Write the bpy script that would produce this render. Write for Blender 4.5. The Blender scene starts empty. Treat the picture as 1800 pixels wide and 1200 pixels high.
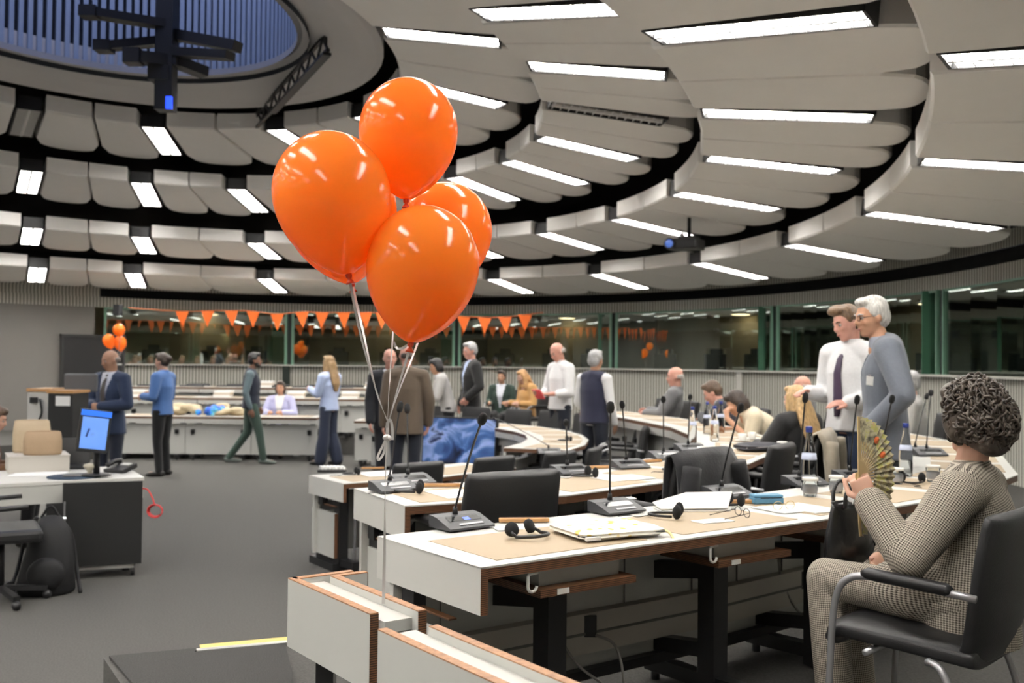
import bpy, bmesh, math, random
import numpy as np
from mathutils import Vector, Matrix, Euler

random.seed(7)
SC = bpy.context.scene
COL = SC.collection
PI = math.pi
def V(*a): return Vector(a if len(a) > 1 else a[0])

# ------------------------------------------------------------------ camera
CAMZ = 1.70
FPX = 1750.0
PITCH = math.atan(34.7 / FPX)
ROLL = 0.0096
_f = V(0, math.cos(PITCH), math.sin(PITCH)); _u0 = V(0, -math.sin(PITCH), math.cos(PITCH)); _r0 = V(1, 0, 0)
_R = _r0 * math.cos(ROLL) + _u0 * math.sin(ROLL)
_U = _u0 * math.cos(ROLL) - _r0 * math.sin(ROLL)
cam_data = bpy.data.cameras.new('camera')
cam = bpy.data.objects.new('camera', cam_data); COL.objects.link(cam)
cam_data.sensor_width = 36.0; cam_data.lens = 35.0
cam_data.clip_start = 0.05; cam_data.clip_end = 200
cam_data.dof.use_dof = True; cam_data.dof.focus_distance = 2.9; cam_data.dof.aperture_fstop = 4.2
cam_data.dof.aperture_blades = 9
m = Matrix.Identity(4)
for i in range(3):
    m[i][0] = _R[i]; m[i][1] = _U[i]; m[i][2] = -_f[i]
m[2][3] = CAMZ
cam.matrix_world = m
SC.camera = cam

# ------------------------------------------------------------------ world, exposure
world = bpy.data.worlds.new('world'); SC.world = world; world.use_nodes = True
world.node_tree.nodes['Background'].inputs[0].default_value = (0.02, 0.02, 0.022, 1)
world.node_tree.nodes['Background'].inputs[1].default_value = 1.0
SC.view_settings.view_transform = 'Standard'
SC.view_settings.look = 'None'
SC.view_settings.exposure = 0.0
SC.view_settings.gamma = 1.0
SC.view_settings.use_curve_mapping = False
LIGHT_POWER = 47.0

# ------------------------------------------------------------------ helpers
def at(px, py, d):
    """the point of the room that stands d metres in front of the camera position on that sight line"""
    X = px - 900; Y = py - 600; c, s = math.cos(ROLL), math.sin(ROLL)
    x = (X * c + Y * s) / FPX; u = -(-X * s + Y * c) / FPX
    r = _r0 * x + _f + _u0 * u
    return V(0, 0, CAMZ) + r * (d / r.y)
def atz(px, py, z):
    p = at(px, py, 1.0); r = p - V(0, 0, CAMZ)
    return V(0, 0, CAMZ) + r * ((z - CAMZ) / r.z)

MATS = {}
def mat(name, col, rough=0.6, metal=0.0, noise=0.0, nscale=40.0, bump=0.0, bscale=120.0, spec=0.5, emis=None, estr=0.0,
        trans=0.0, ior=1.45, coat=0.0, translucent=0.0, alpha=1.0, sheen=0.0, sss=0.0):
    if name in MATS: return MATS[name]
    mt = bpy.data.materials.new(name); mt.use_nodes = True
    nt = mt.node_tree; b = nt.nodes['Principled BSDF']
    c4 = (*col, 1)
    b.inputs['Base Color'].default_value = c4
    b.inputs['Roughness'].default_value = rough; b.inputs['Metallic'].default_value = metal
    b.inputs['Specular IOR Level'].default_value = spec
    b.inputs['IOR'].default_value = ior
    if trans: b.inputs['Transmission Weight'].default_value = trans
    if coat: b.inputs['Coat Weight'].default_value = coat; b.inputs['Coat Roughness'].default_value = 0.08
    if sheen: b.inputs['Sheen Weight'].default_value = sheen
    if sss:
        b.inputs['Subsurface Weight'].default_value = sss
        b.inputs['Subsurface Radius'].default_value = (0.02, 0.008, 0.004)
    if emis: b.inputs['Emission Color'].default_value = (*emis, 1); b.inputs['Emission Strength'].default_value = estr
    tc = nt.nodes.new('ShaderNodeTexCoord')
    if noise:
        n = nt.nodes.new('ShaderNodeTexNoise'); n.inputs['Scale'].default_value = nscale; n.inputs['Detail'].default_value = 4
        nt.links.new(tc.outputs['Object'], n.inputs['Vector'])
        mx = nt.nodes.new('ShaderNodeMixRGB'); mx.inputs[1].default_value = tuple(max(0, c * (1 - noise)) for c in col) + (1,)
        mx.inputs[2].default_value = tuple(min(1, c * (1 + noise)) for c in col) + (1,)
        nt.links.new(n.outputs['Fac'], mx.inputs[0]); nt.links.new(mx.outputs[0], b.inputs['Base Color'])
    if bump:
        n2 = nt.nodes.new('ShaderNodeTexNoise'); n2.inputs['Scale'].default_value = bscale; n2.inputs['Detail'].default_value = 3
        nt.links.new(tc.outputs['Object'], n2.inputs['Vector'])
        bp = nt.nodes.new('ShaderNodeBump'); bp.inputs['Strength'].default_value = bump; bp.inputs['Distance'].default_value = 0.01
        nt.links.new(n2.outputs['Fac'], bp.inputs['Height']); nt.links.new(bp.outputs[0], b.inputs['Normal'])
    if translucent:
        tr = nt.nodes.new('ShaderNodeBsdfTranslucent'); tr.inputs[0].default_value = c4
        ms = nt.nodes.new('ShaderNodeMixShader'); ms.inputs[0].default_value = translucent
        out = nt.nodes['Material Output']
        nt.links.new(b.outputs[0], ms.inputs[1]); nt.links.new(tr.outputs[0], ms.inputs[2]); nt.links.new(ms.outputs[0], out.inputs[0])
    MATS[name] = mt
    return mt
def ramp_mat(name, kind, stops, scale=(1, 1, 1), rough=0.6, coords='Object', detail=2.0, dist=0.0, wave_dir='X', nscale=5.0, emis=0.0, bump=0.0, bands='BANDS'):
    """a procedural pattern (noise, wave, voronoi) through a colour ramp"""
    if name in MATS: return MATS[name]
    mt = bpy.data.materials.new(name); mt.use_nodes = True; nt = mt.node_tree; b = nt.nodes['Principled BSDF']
    tc = nt.nodes.new('ShaderNodeTexCoord'); mp = nt.nodes.new('ShaderNodeMapping'); mp.inputs['Scale'].default_value = scale
    nt.links.new(tc.outputs[coords], mp.inputs[0])
    if kind == 'wave':
        t = nt.nodes.new('ShaderNodeTexWave'); t.bands_direction = wave_dir; t.inputs['Scale'].default_value = nscale
        t.inputs['Distortion'].default_value = dist; t.inputs['Detail'].default_value = detail; o = t.outputs['Fac']
    elif kind == 'voronoi':
        t = nt.nodes.new('ShaderNodeTexVoronoi'); t.inputs['Scale'].default_value = nscale; o = t.outputs['Distance']
    else:
        t = nt.nodes.new('ShaderNodeTexNoise'); t.inputs['Scale'].default_value = nscale; t.inputs['Detail'].default_value = detail
        t.inputs['Distortion'].default_value = dist; o = t.outputs['Fac']
    nt.links.new(mp.outputs[0], t.inputs['Vector'])
    rp = nt.nodes.new('ShaderNodeValToRGB'); el = rp.color_ramp.elements
    while len(el) < len(stops): el.new(0.5)
    for e, (p, c) in zip(el, stops): e.position = p; e.color = (*c, 1)
    nt.links.new(o, rp.inputs[0]); nt.links.new(rp.outputs[0], b.inputs['Base Color'])
    b.inputs['Roughness'].default_value = rough
    if emis:
        nt.links.new(rp.outputs[0], b.inputs['Emission Color']); b.inputs['Emission Strength'].default_value = emis
    if bump:
        bp = nt.nodes.new('ShaderNodeBump'); bp.inputs['Strength'].default_value = bump; bp.inputs['Distance'].default_value = 0.01
        nt.links.new(o, bp.inputs['Height']); nt.links.new(bp.outputs[0], b.inputs['Normal'])
    MATS[name] = mt
    return mt

class MB:
    """collects shapes, then builds them as ONE mesh object"""
    def __init__(self): self.v = []; self.f = []; self.sm = []
    def add(self, vs, fs, smooth=False):
        o = len(self.v); self.v += [tuple(p) for p in vs]
        for f in fs: self.f.append(tuple(i + o for i in f)); self.sm.append(smooth)
        return self
    def box(self, c, s, M=None, bev=0.0):
        x, y, z = s[0] / 2, s[1] / 2, s[2] / 2
        if bev <= 0:
            vs = [V(a * x, b * y, d * z) for d in (-1, 1) for b in (-1, 1) for a in (-1, 1)]
            fs = [(0, 2, 3, 1), (4, 5, 7, 6), (0, 1, 5, 4), (2, 6, 7, 3), (0, 4, 6, 2), (1, 3, 7, 5)]
        else:
            bm = bmesh.new(); bmesh.ops.create_cube(bm, size=1.0)
            for q in bm.verts: q.co = V(q.co.x * s[0], q.co.y * s[1], q.co.z * s[2])
            bmesh.ops.bevel(bm, geom=list(bm.edges), offset=bev, segments=2, affect='EDGES', profile=0.5)
            bm.verts.index_update()
            vs = [q.co.copy() for q in bm.verts]; fs = [tuple(q.index for q in f.verts) for f in bm.faces]; bm.free()
        c = V(c)
        vs = [(M @ p if M else p) + c for p in vs]
        return self.add(vs, fs)
    def beam(self, a, b, w, h, up=V(0, 0, 1)):
        """rectangular bar from a to b, w across, h along up"""
        a, b = V(a), V(b); t = (b - a).normalized(); x = t.cross(up)
        if x.length < 1e-4: x = t.cross(V(0, 1, 0))
        x.normalize(); y = x.cross(t)
        vs = [p + x * (sx * w / 2) + y * (sy * h / 2) for p in (a, b) for sx, sy in ((-1, -1), (1, -1), (1, 1), (-1, 1))]
        return self.add(vs, [(3, 2, 1, 0), (4, 5, 6, 7), (0, 1, 5, 4), (1, 2, 6, 5), (2, 3, 7, 6), (3, 0, 4, 7)])
    def loft(self, P, RX, RY=None, xd=None, n=14, cap=True, smooth=True):
        P = [V(p) for p in P]; RY = RY or RX
        k = len(P); base = len(self.v); vs = []
        prev = None
        for i in range(k):
            t = (P[min(i + 1, k - 1)] - P[max(i - 1, 0)])
            if t.length < 1e-9: t = V(0, 0, 1)
            t.normalize()
            x = V(xd) if xd is not None else (prev if prev is not None else (V(0, 0, 1).cross(t) if abs(t.z) < 0.95 else V(1, 0, 0)))
            x = x - t * x.dot(t)
            if x.length < 1e-5: x = t.orthogonal()
            x.normalize(); prev = x; y = t.cross(x)
            for j in range(n):
                a = 2 * PI * j / n; vs.append(P[i] + x * (math.cos(a) * RX[i]) + y * (math.sin(a) * RY[i]))
        fs = [(i * n + j, i * n + (j + 1) % n, (i + 1) * n + (j + 1) % n, (i + 1) * n + j) for i in range(k - 1) for j in range(n)]
        if cap: fs += [tuple(range(n - 1, -1, -1)), tuple((k - 1) * n + j for j in range(n))]
        return self.add(vs, fs, smooth)
    def tube(self, P, r, n=8, smooth=True):
        R = r if isinstance(r, (list, tuple)) else [r] * len(P)
        return self.loft(P, list(R), n=n, smooth=smooth)
    def cyl(self, a, b, r0, r1=None, n=16, smooth=True): return self.loft([a, b], [r0, r0 if r1 is None else r1], n=n, smooth=smooth)
    def ell(self, c, r, M=None, nu=14, nv=9, smooth=True):
        c = V(c); vs = []; fs = []
        r = (r, r, r) if not hasattr(r, '__len__') else r
        for i in range(1, nv):
            ph = PI * i / nv
            for j in range(nu):
                a = 2 * PI * j / nu; vs.append(V(r[0] * math.sin(ph) * math.cos(a), r[1] * math.sin(ph) * math.sin(a), r[2] * math.cos(ph)))
        top = len(vs); vs.append(V(0, 0, r[2])); bot = len(vs); vs.append(V(0, 0, -r[2]))
        for i in range(nv - 2):
            for j in range(nu): fs.append((i * nu + j, (i + 1) * nu + j, (i + 1) * nu + (j + 1) % nu, i * nu + (j + 1) % nu))
        for j in range(nu):
            fs.append((top, j, (j + 1) % nu)); fs.append((bot, (nv - 2) * nu + (j + 1) % nu, (nv - 2) * nu + j))
        return self.add([(M @ p if M else p) + c for p in vs], fs, smooth)
    def lathe(self, prof, c=(0, 0, 0), n=20, smooth=True, M=None):
        c = V(c); vs = []; k = len(prof)
        for r, z in prof:
            for j in range(n):
                a = 2 * PI * j / n; p = V(r * math.cos(a), r * math.sin(a), z); vs.append((M @ p if M else p) + c)
        fs = [(i * n + j, i * n + (j + 1) % n, (i + 1) * n + (j + 1) % n, (i + 1) * n + j) for i in range(k - 1) for j in range(n)]
        fs += [tuple(range(n - 1, -1, -1)), tuple((k - 1) * n + j for j in range(n))]
        return self.add(vs, fs, smooth)
    def prism(self, outline, z0, z1, inset=0.0):
        """upright prism over a plan outline (counter-clockwise); inset draws the lower rim in"""
        n = len(outline); o = [V(p[0], p[1], 0) for p in outline]
        cen = sum(o, V(0, 0, 0)) / n
        L = []
        if inset:
            L.append([(p + (cen - p).normalized() * inset, z0) for p in o]); L.append([(p, z0 + inset) for p in o])
        else: L.append([(p, z0) for p in o])
        L.append([(p, z1) for p in o])
        vs = [V(p.x, p.y, z) for ring in L for p, z in ring]; k = len(L)
        fs = [(i * n + j, i * n + (j + 1) % n, (i + 1) * n + (j + 1) % n, (i + 1) * n + j) for i in range(k - 1) for j in range(n)]
        fs += [tuple(range(n - 1, -1, -1)), tuple((k - 1) * n + j for j in range(n))]
        return self.add(vs, fs)
    def mesh(self, name, material=None):
        me = bpy.data.meshes.new(name); me.from_pydata(self.v, [], self.f); me.update()
        if any(self.sm): me.polygons.foreach_set('use_smooth', self.sm)
        if material: me.materials.append(material)
        return me
    def build(self, name, material, parent=None, kind=None):
        o = bpy.data.objects.new(name, self.mesh(name, material)); COL.objects.link(o)
        if parent is not None: o.parent = parent
        if kind: o['kind'] = kind
        return o
def obj(name, me, parent=None, loc=None, rz=None):
    o = bpy.data.objects.new(name, me); COL.objects.link(o)
    if parent is not None: o.parent = parent
    if loc is not None: o.location = loc
    if rz is not None: o.rotation_euler[2] = rz
    return o
def tag(o, label=None, cat=None, group=None, kind=None):
    if label: o['label'] = label
    if cat: o['category'] = cat
    if group: o['group'] = group
    if kind: o['kind'] = kind
    return o
def thing(name, label, cat, loc=(0, 0, 0), rz=0.0, group=None):
    o = bpy.data.objects.new(name, None); COL.objects.link(o); o.empty_display_size = 0.1
    o.location = loc; o.rotation_euler = (0, 0, rz)
    return tag(o, label, cat, group)
def dup(root, loc, rz, label, group=None, rot=None):
    r = root.copy(); COL.objects.link(r); r.location = loc; r.rotation_euler = rot if rot else (0, 0, rz)
    r['label'] = label
    if group: r['group'] = group
    for ch in list(root.children):
        c = ch.copy(); COL.objects.link(c); c.parent = r
        for g in ch.children:
            d = g.copy(); COL.objects.link(d); d.parent = c
    return r
def screen(p):
    q = V(p) - V(0, 0, CAMZ); d = q.dot(_f); return (900 + FPX * q.dot(_R) / d, 600 - FPX * q.dot(_U) / d) if d > 0.2 else (-9999, -9999)
def bez(pts, n=16):
    """smooth curve through points (Catmull-Rom)"""
    P = [V(p) for p in pts]; P = [P[0] * 2 - P[1]] + P + [P[-1] * 2 - P[-2]]; out = []
    for i in range(1, len(P) - 2):
        for k in range(n):
            t = k / n; a, b, c, d = P[i - 1:i + 3]
            out.append(0.5 * ((2 * b) + (c - a) * t + (2 * a - 5 * b + 4 * c - d) * t * t + (3 * b - a - 3 * c + d) * t ** 3))
    out.append(P[-2]); return out
def Rz(a): return Matrix.Rotation(a, 3, 'Z')
def Rx(a): return Matrix.Rotation(a, 3, 'X')
def Ry(a): return Matrix.Rotation(a, 3, 'Y')

# the oval of the room
OC = (-4.2248, 9.2968); OA = 9.6014; OB = 12.8399; OPHI = -0.2962; ON = 2.1056
def oval(s, thd, z=0.0):
    t = math.radians(thd); c, q = math.cos(t), math.sin(t)
    k = s / (abs(c) ** ON + abs(q) ** ON) ** (1 / ON)
    x, y = OA * k * c, OB * k * q
    return V(OC[0] + x * math.cos(OPHI) - y * math.sin(OPHI), OC[1] + x * math.sin(OPHI) + y * math.cos(OPHI), z)
def oval_of(p):
    dx, dy = p[0] - OC[0], p[1] - OC[1]
    X = (math.cos(OPHI) * dx + math.sin(OPHI) * dy) / OA; Y = (-math.sin(OPHI) * dx + math.cos(OPHI) * dy) / OB
    return (abs(X) ** ON + abs(Y) ** ON) ** (1 / ON), math.degrees(math.atan2(Y, X))
def oval_strip(mb, s0, z0, s1, z1, t0=-180, t1=180, n=120):
    """a strip of wall or soffit between two levels of the oval"""
    vs = []; fs = []
    for i in range(n + 1):
        t = t0 + (t1 - t0) * i / n; vs += [oval(s0, t, z0), oval(s1, t, z1)]
    for i in range(n): fs.append((2 * i, 2 * i + 1, 2 * i + 3, 2 * i + 2))
    return mb.add(vs, fs)
# ------------------------------------------------------------------ room materials
M_CARPET = ramp_mat('grey carpet', 'noise', [(0.3, (0.045, 0.043, 0.039)), (0.7, (0.077, 0.074, 0.068))], nscale=90, detail=6, rough=0.95, bump=0.25)
M_CARPET_D = ramp_mat('dark grey carpet', 'noise', [(0.3, (0.018, 0.0175, 0.016)), (0.7, (0.042, 0.041, 0.038))], nscale=160, detail=6, rough=0.95, bump=0.4)
M_PANEL = mat('off white acoustic plaster', (0.90, 0.88, 0.85), rough=0.85, noise=0.02, nscale=6)
M_BLACK = mat('black void paint', (0.006, 0.006, 0.006), rough=0.9)
M_BLACKM = mat('black metal', (0.012, 0.012, 0.013), rough=0.45)
M_WALL = mat('grey wall paint', (0.185, 0.176, 0.162), rough=0.8, noise=0.03, nscale=3)
M_DISH = mat('white ceiling plaster', (0.6, 0.585, 0.58), rough=0.9, noise=0.03, nscale=4)
M_SLATBLUE = mat('ceiling slats with blue light tint', (0.26, 0.32, 0.42), rough=0.5)  # blue tint of the light in the drum is put into this colour
M_RIB = mat('white rib cladding', (0.55, 0.54, 0.5), rough=0.6)
M_RIBGAP = mat('shadow gap grey', (0.16, 0.155, 0.145), rough=0.8)
M_LIGHT = mat('lamp tube light', (1, 1, 1), emis=(1.0, 0.965, 0.91), estr=LIGHT_POWER)
M_LOUVRE = mat('white louvre blades', (0.85, 0.85, 0.85), rough=0.35)
M_GLASS = None
def glass_mat():
    mt = bpy.data.materials.new('green tinted glass'); mt.use_nodes = True; nt = mt.node_tree
    nt.nodes.remove(nt.nodes['Principled BSDF']); out = nt.nodes['Material Output']
    tr = nt.nodes.new('ShaderNodeBsdfTransparent'); tr.inputs[0].default_value = (0.72, 0.78, 0.7, 1)
    gl = nt.nodes.new('ShaderNodeBsdfGlossy'); gl.inputs[0].default_value = (0.75, 0.85, 0.78, 1); gl.inputs['Roughness'].default_value = 0.01
    fr = nt.nodes.new('ShaderNodeFresnel'); fr.inputs['IOR'].default_value = 1.55
    ad = nt.nodes.new('ShaderNodeMath'); ad.operation = 'MULTIPLY_ADD'; ad.inputs[1].default_value = 1.0; ad.inputs[2].default_value = 0.34
    ms = nt.nodes.new('ShaderNodeMixShader')
    nt.links.new(fr.outputs[0], ad.inputs[0]); nt.links.new(ad.outputs[0], ms.inputs[0])
    nt.links.new(tr.outputs[0], ms.inputs[1]); nt.links.new(gl.outputs[0], ms.inputs[2]); nt.links.new(ms.outputs[0], out.inputs[0])
    return mt
M_GLASS = glass_mat()

# ------------------------------------------------------------------ floor and tier
TIER = 0.33
U_ = V(0.805, 0.593, 0); N_ = V(-0.593, 0.805, 0)      # along the front row of desks, and towards the middle of the room
F0 = V(-0.09, 3.10, 0)                                  # near left corner of the front row desk
mb = MB()
mb.add([(-18, -4, 0), (14, -4, 0), (14, 30, 0), (-18, 30, 0)], [(0, 1, 2, 3)])
tag(mb.build('floor', M_CARPET), 'grey carpet floor in the middle of the round hall', kind='structure')
# raised tier: edge points taken along the yellow nosing, then round behind the rows on the right
edge = [atz(182, 1156, TIER), atz(352, 1141, TIER), atz(515, 1126, TIER), V(0.1, 5.35, 0), V(0.75, 6.6, 0), V(1.0, 8.2, 0), V(1.25, 10, 0), V(1.0, 12.2, 0), V(0.6, 14, 0)]
edge = [V(p.x, p.y, 0) for p in edge]
sd_ = atz(218, 1200, TIER) - edge[0]; sd_ = edge[0] + V(sd_.x, sd_.y, 0) * (7.5 / abs(sd_.y))      # side edge of the step
outl = [(p.x, p.y) for p in edge] + [(12, 14), (12, -3.5), (sd_.x, -3.5)]
mb = MB(); mb.prism(outl[::-1], 0.0, TIER)
tag(mb.build('floor_tier', M_CARPET), 'raised grey carpeted tier that carries the desk rows', kind='structure')
# far tiers behind the desks on the opposite side
mb = MB()
vs = [oval(s, t, 0) for s, t in [(0.64, 60), (0.66, 75), (0.68, 90), (0.68, 105), (0.68, 120), (0.68, 135), (0.68, 150)]] + [oval(1.0, t, 0) for t in range(150, 59, -10)]
mb.prism([(p.x, p.y) for p in vs][::-1], 0.0, 0.3)
tag(mb.build('floor_far_tier', M_CARPET), 'low raised tier along the booths at the far side', kind='structure')
# dark entrance mat on the tier and the yellow nosing of its step
a, b, c = edge[0], edge[1], edge[2]
mb = MB()
mo = [(a.x + 0.03, a.y - 0.01), (a.x + 0.03 + (sd_.x - a.x) * 2.3 / (a.y - sd_.y), a.y - 2.3), (c.x + 0.55, c.y - 2.3), (c.x + 0.12, c.y - 0.55), (c.x - 0.02, c.y - 0.085), (b.x, b.y - 0.085), (b.x, b.y - 0.02)]
mb.prism(mo, TIER + 0.001, TIER + 0.014)
tag(mb.build('entrance_mat', M_CARPET_D), 'dark grey carpet mat on the step in the foreground', 'mat')
nos = thing('stair_nosing', 'yellow and silver nosing strip along the carpeted step', 'nosing')
dirn = (c - b).normalized(); up = V(0, 0, 1)
mb = MB(); mb.beam(b + V(0, 0, TIER + 0.006), c + dirn * 0.5 + V(0, 0, TIER + 0.006), 0.085, 0.01); mb.build('tread_strip', mat('yellow strip', (0.55, 0.43, 0.13), rough=0.5), nos)
mb = MB(); mb.beam(b + V(0, -0.055, TIER + 0.008), c + dirn * 0.5 + V(0, -0.055, TIER + 0.008), 0.04, 0.014); mb.build('metal_edge', mat('worn aluminium', (0.6, 0.6, 0.58), rough=0.35, metal=0.8), nos)

# ------------------------------------------------------------------ walls
ZSILL, ZHEAD, ZB0, ZB1, ZTOP = 1.577, 2.71, 2.914, 3.09, 3.30
TL0, TL1 = -170, 136.5      # the oval wall carries booths between these angles, the rest is plain grey wall
def ribbed_mat(name, col, gap, count):
    """vertical ribs around the oval (bump and colour follow the angle)"""
    mt = bpy.data.materials.new(name); mt.use_nodes = True; nt = mt.node_tree; bs = nt.nodes['Principled BSDF']
    uv = nt.nodes.new('ShaderNodeUVMap'); sp = nt.nodes.new('ShaderNodeSeparateXYZ'); nt.links.new(uv.outputs[0], sp.inputs[0])
    mu = nt.nodes.new('ShaderNodeMath'); mu.operation = 'MULTIPLY'; mu.inputs[1].default_value = count
    fr = nt.nodes.new('ShaderNodeMath'); fr.operation = 'FRACT'
    gt = nt.nodes.new('ShaderNodeMath'); gt.operation = 'GREATER_THAN'; gt.inputs[1].default_value = 0.36
    mx = nt.nodes.new('ShaderNodeMixRGB'); mx.inputs[1].default_value = (*gap, 1); mx.inputs[2].default_value = (*col, 1)
    nt.links.new(sp.outputs[0], mu.inputs[0]); nt.links.new(mu.outputs[0], fr.inputs[0]); nt.links.new(fr.outputs[0], gt.inputs[0])
    nt.links.new(gt.outputs[0], mx.inputs[0]); nt.links.new(mx.outputs[0], bs.inputs['Base Color'])
    bp = nt.nodes.new('ShaderNodeBump'); bp.inputs['Strength'].default_value = 0.6; bp.inputs['Distance'].default_value = 0.02
    nt.links.new(gt.outputs[0], bp.inputs['Height']); nt.links.new(bp.outputs[0], bs.inputs['Normal']); bs.inputs['Roughness'].default_value = 0.6
    return mt
M_RIBBED = ribbed_mat('ribbed white cladding', (0.53, 0.52, 0.46), (0.10, 0.097, 0.085), 1.0)
def wall_part(name, strips, material, t0, t1, parent=None, kind='structure', pitch=0.065):
    mb = MB(); n = max(6, int((t1 - t0) / 2.5))
    for s0, z0, s1, z1 in strips: oval_strip(mb, s0, z0, s1, z1, t0, t1, n)
    o = mb.build(name, material, parent, kind)
    # u runs along the wall in rib pitches
    me = o.data; uv = me.uv_layers.new(name='UVMap'); acc = {}
    d = 0.0; last = None
    for i in range(n + 1):
        p = oval(1.0, t0 + (t1 - t0) * i / n)
        if last is not None: d += (p - last).length
        acc[i] = d / pitch; last = p
    per = 2 * (n + 1)
    for lp in me.loops: uv.data[lp.index].uv = (acc[(lp.vertex_index % per) // 2], 0)
    return o
wl = wall_part('wall_back', [(1.0, 0, 1.0, ZSILL - 0.03)], M_RIBBED, TL0, TL1)
tag(wl, 'white vertically ribbed dado wall under the interpreter booth windows')
mb = MB(); n = 110
oval_strip(mb, 0.992, ZSILL - 0.03, 1.03, ZSILL - 0.03, TL0, TL1, n); oval_strip(mb, 0.992, ZSILL, 1.03, ZSILL, TL0, TL1, n); oval_strip(mb, 0.992, ZSILL - 0.03, 0.992, ZSILL, TL0, TL1, n)
mb.build('window_sill', M_RIB, wl)
up_w = wall_part('wall_upper', [(1.0, ZHEAD, 1.0, ZB0), (1.0, ZB1, 1.0, ZTOP)], M_RIBBED, -180, 180)
tag(up_w, 'ribbed white band over the booth windows')
bb = wall_part('wall_black_band', [(1.012, ZB0 - 0.02, 1.012, ZB1 + 0.02)], M_BLACK, -180, 136)
tag(bb, 'black recessed slot running round the ribbed band')
bb2 = wall_part('wall_band_infill', [(1.001, ZB0, 1.001, ZB1)], M_RIBBED, 136, 180); tag(bb2, 'ribbed wall band left of the black slot')
lw = wall_part('wall_left', [(1.0, 0, 1.0, ZHEAD)], M_WALL, TL1, 180 + 10)
tag(lw, 'plain grey wall at the left of the hall')
# ------------------------------------------------------------------ ceiling: black plenum, four rings of panels, luminaires
mb = MB()
prof = [(1.0, ZTOP), (1.0, 3.75), (0.8, 4.15), (0.62, 4.65), (0.45, 5.15), (0.3, 5.5), (0.212, 5.55)]
for (s0, z0), (s1, z1) in zip(prof[:-1], prof[1:]): oval_strip(mb, s0, z0, s1, z1, -180, 180, 72)
CEIL = mb.build('ceiling', M_BLACK, kind='structure'); tag(CEIL, 'black ceiling void above rings of white panels')
def fill(lst, step):
    """complete a list of joint angles to the full circle"""
    n = max(1, round((360 - (lst[-1] - lst[0])) / step)); g = (360 - (lst[-1] - lst[0])) / n
    return lst + [lst[-1] + g * (i + 1) for i in range(n - 1)]
COLS4 = [fill([-16, 11, 36, 64, 92, 122, 146], 27), fill([-20, -7, 6, 19, 34, 49, 65, 81, 96, 112, 128, 144], 16), fill([-12, 2, 15, 30, 47, 63, 80, 97, 114, 130, 143], 16), fill([-13, 2, 17, 33, 49, 66, 82.5, 99, 116, 132, 142], 16)]
RINGS = [(0.302, 0.448, 4.73, 4.62), (0.450, 0.608, 4.26, 4.13), (0.608, 0.776, 3.67, 3.56), (0.776, 0.955, 3.22, 3.08)]   # inner s, outer s, underside at both
PANEL_H = 0.21
def lsz(s, t): return (oval(s, t + 0.5) - oval(s, t - 0.5)).length      # metres per degree
def panel(s0, s1, z0, z1, ta0, ta1, e0, e1):
    """one panel between two radial joints; e0/e1 = metres kept clear of the joints"""
    o = []; n = 12
    def ang(s, u):
        m_ = lsz(s, (ta0 + ta1) / 2); a0 = ta0 + e0 / m_; a1 = ta1 - e1 / m_; return a0 + (a1 - a0) * u
    zz = lambda s: z0 + (z1 - z0) * (s - s0) / (s1 - s0)
    for i in range(5): o.append(oval(s0, ang(s0, i / 4), zz(s0)))
    cr = 0.030
    for i in range(n + 1):
        u = 1 - i / n; w = abs(2 * u - 1); s = s1 - cr * (1 - (1 - w ** 3.2) ** (1 / 2.4)) + 0.006 * (1 - w * w)
        o.append(oval(s, ang(s, 0.004 + 0.992 * u), zz(s)))
    mb = MB(); o = o[::-1]; k = len(o); cen = sum(o, V(0, 0, 0)) / k; vs = []
    for p in o: vs.append(p + (cen - p).normalized() * 0.018)
    for p in o: vs.append(p + V(0, 0, 0.018))
    for p in o: vs.append(p + V(0, 0, PANEL_H))
    fs = [(r * k + j, r * k + (j + 1) % k, (r + 1) * k + (j + 1) % k, (r + 1) * k + j) for r in range(2) for j in range(k)]
    mb.add(vs, fs + [tuple(range(k - 1, -1, -1)), tuple(2 * k + j for j in range(k))])
    return mb
LIGHTS = []
for k, (s0, s1, z, z1) in enumerate(RINGS):
    COLS = COLS4[k]
    for i in range(len(COLS)):
        t0 = COLS[i]; t1 = COLS[i + 1] if i + 1 < len(COLS) else COLS[0] + 360
        tm = (t0 + t1) / 2; lw_ = 0.185
        panel(s0, s1, z, z1, t0, tm, lw_, 0.012 if k else 0.02).build('ceiling_panel', M_PANEL, CEIL)
        panel(s0, s1, z, z1, tm, t1, 0.012 if k else 0.02, lw_).build('ceiling_panel', M_PANEL, CEIL)
        LIGHTS.append((k, t0, s0, s1, z, z1))
# luminaires: black housing, glowing tubes, louvre
def luminaire_parts(L, W):
    h = MB()
    for sx in (-1, 1): h.box((sx * (W / 2 - 0.008), 0, 0.1), (0.016, L, 0.17))
    for sy in (-1, 1): h.box((0, sy * (L / 2 - 0.01), 0.1), (W, 0.02, 0.17))
    h.box((0, 0, 0.185), (W, L, 0.01))
    t = MB()
    for sx in (-1, 1): t.box((sx * W * 0.235, 0, 0.05), (W * 0.40, L - 0.06, 0.02))
    lv = MB()
    lv.box((0, 0, 0.027), (0.03, L - 0.05, 0.03))
    n = int(L / 0.085)
    for i in range(n):
        y = -L / 2 + 0.05 + (L - 0.1) * i / (n - 1); lv.box((0, y, 0.027), (W - 0.04, 0.005, 0.024))
    return h.mesh('housing', M_BLACKM), t.mesh('tube_light', M_LIGHT), lv.mesh('louvre', M_LOUVRE)
RINGNAME = ['innermost', 'second', 'third', 'outermost']
NTH = ['first', 'second', 'third', 'fourth', 'fifth', 'sixth', 'seventh', 'eighth', 'ninth', 'tenth', 'eleventh', 'twelfth', 'thirteenth', 'fourteenth', 'fifteenth']
lum_mesh = {}; UNLIT = {(0, 146), (1, 19)}
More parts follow.
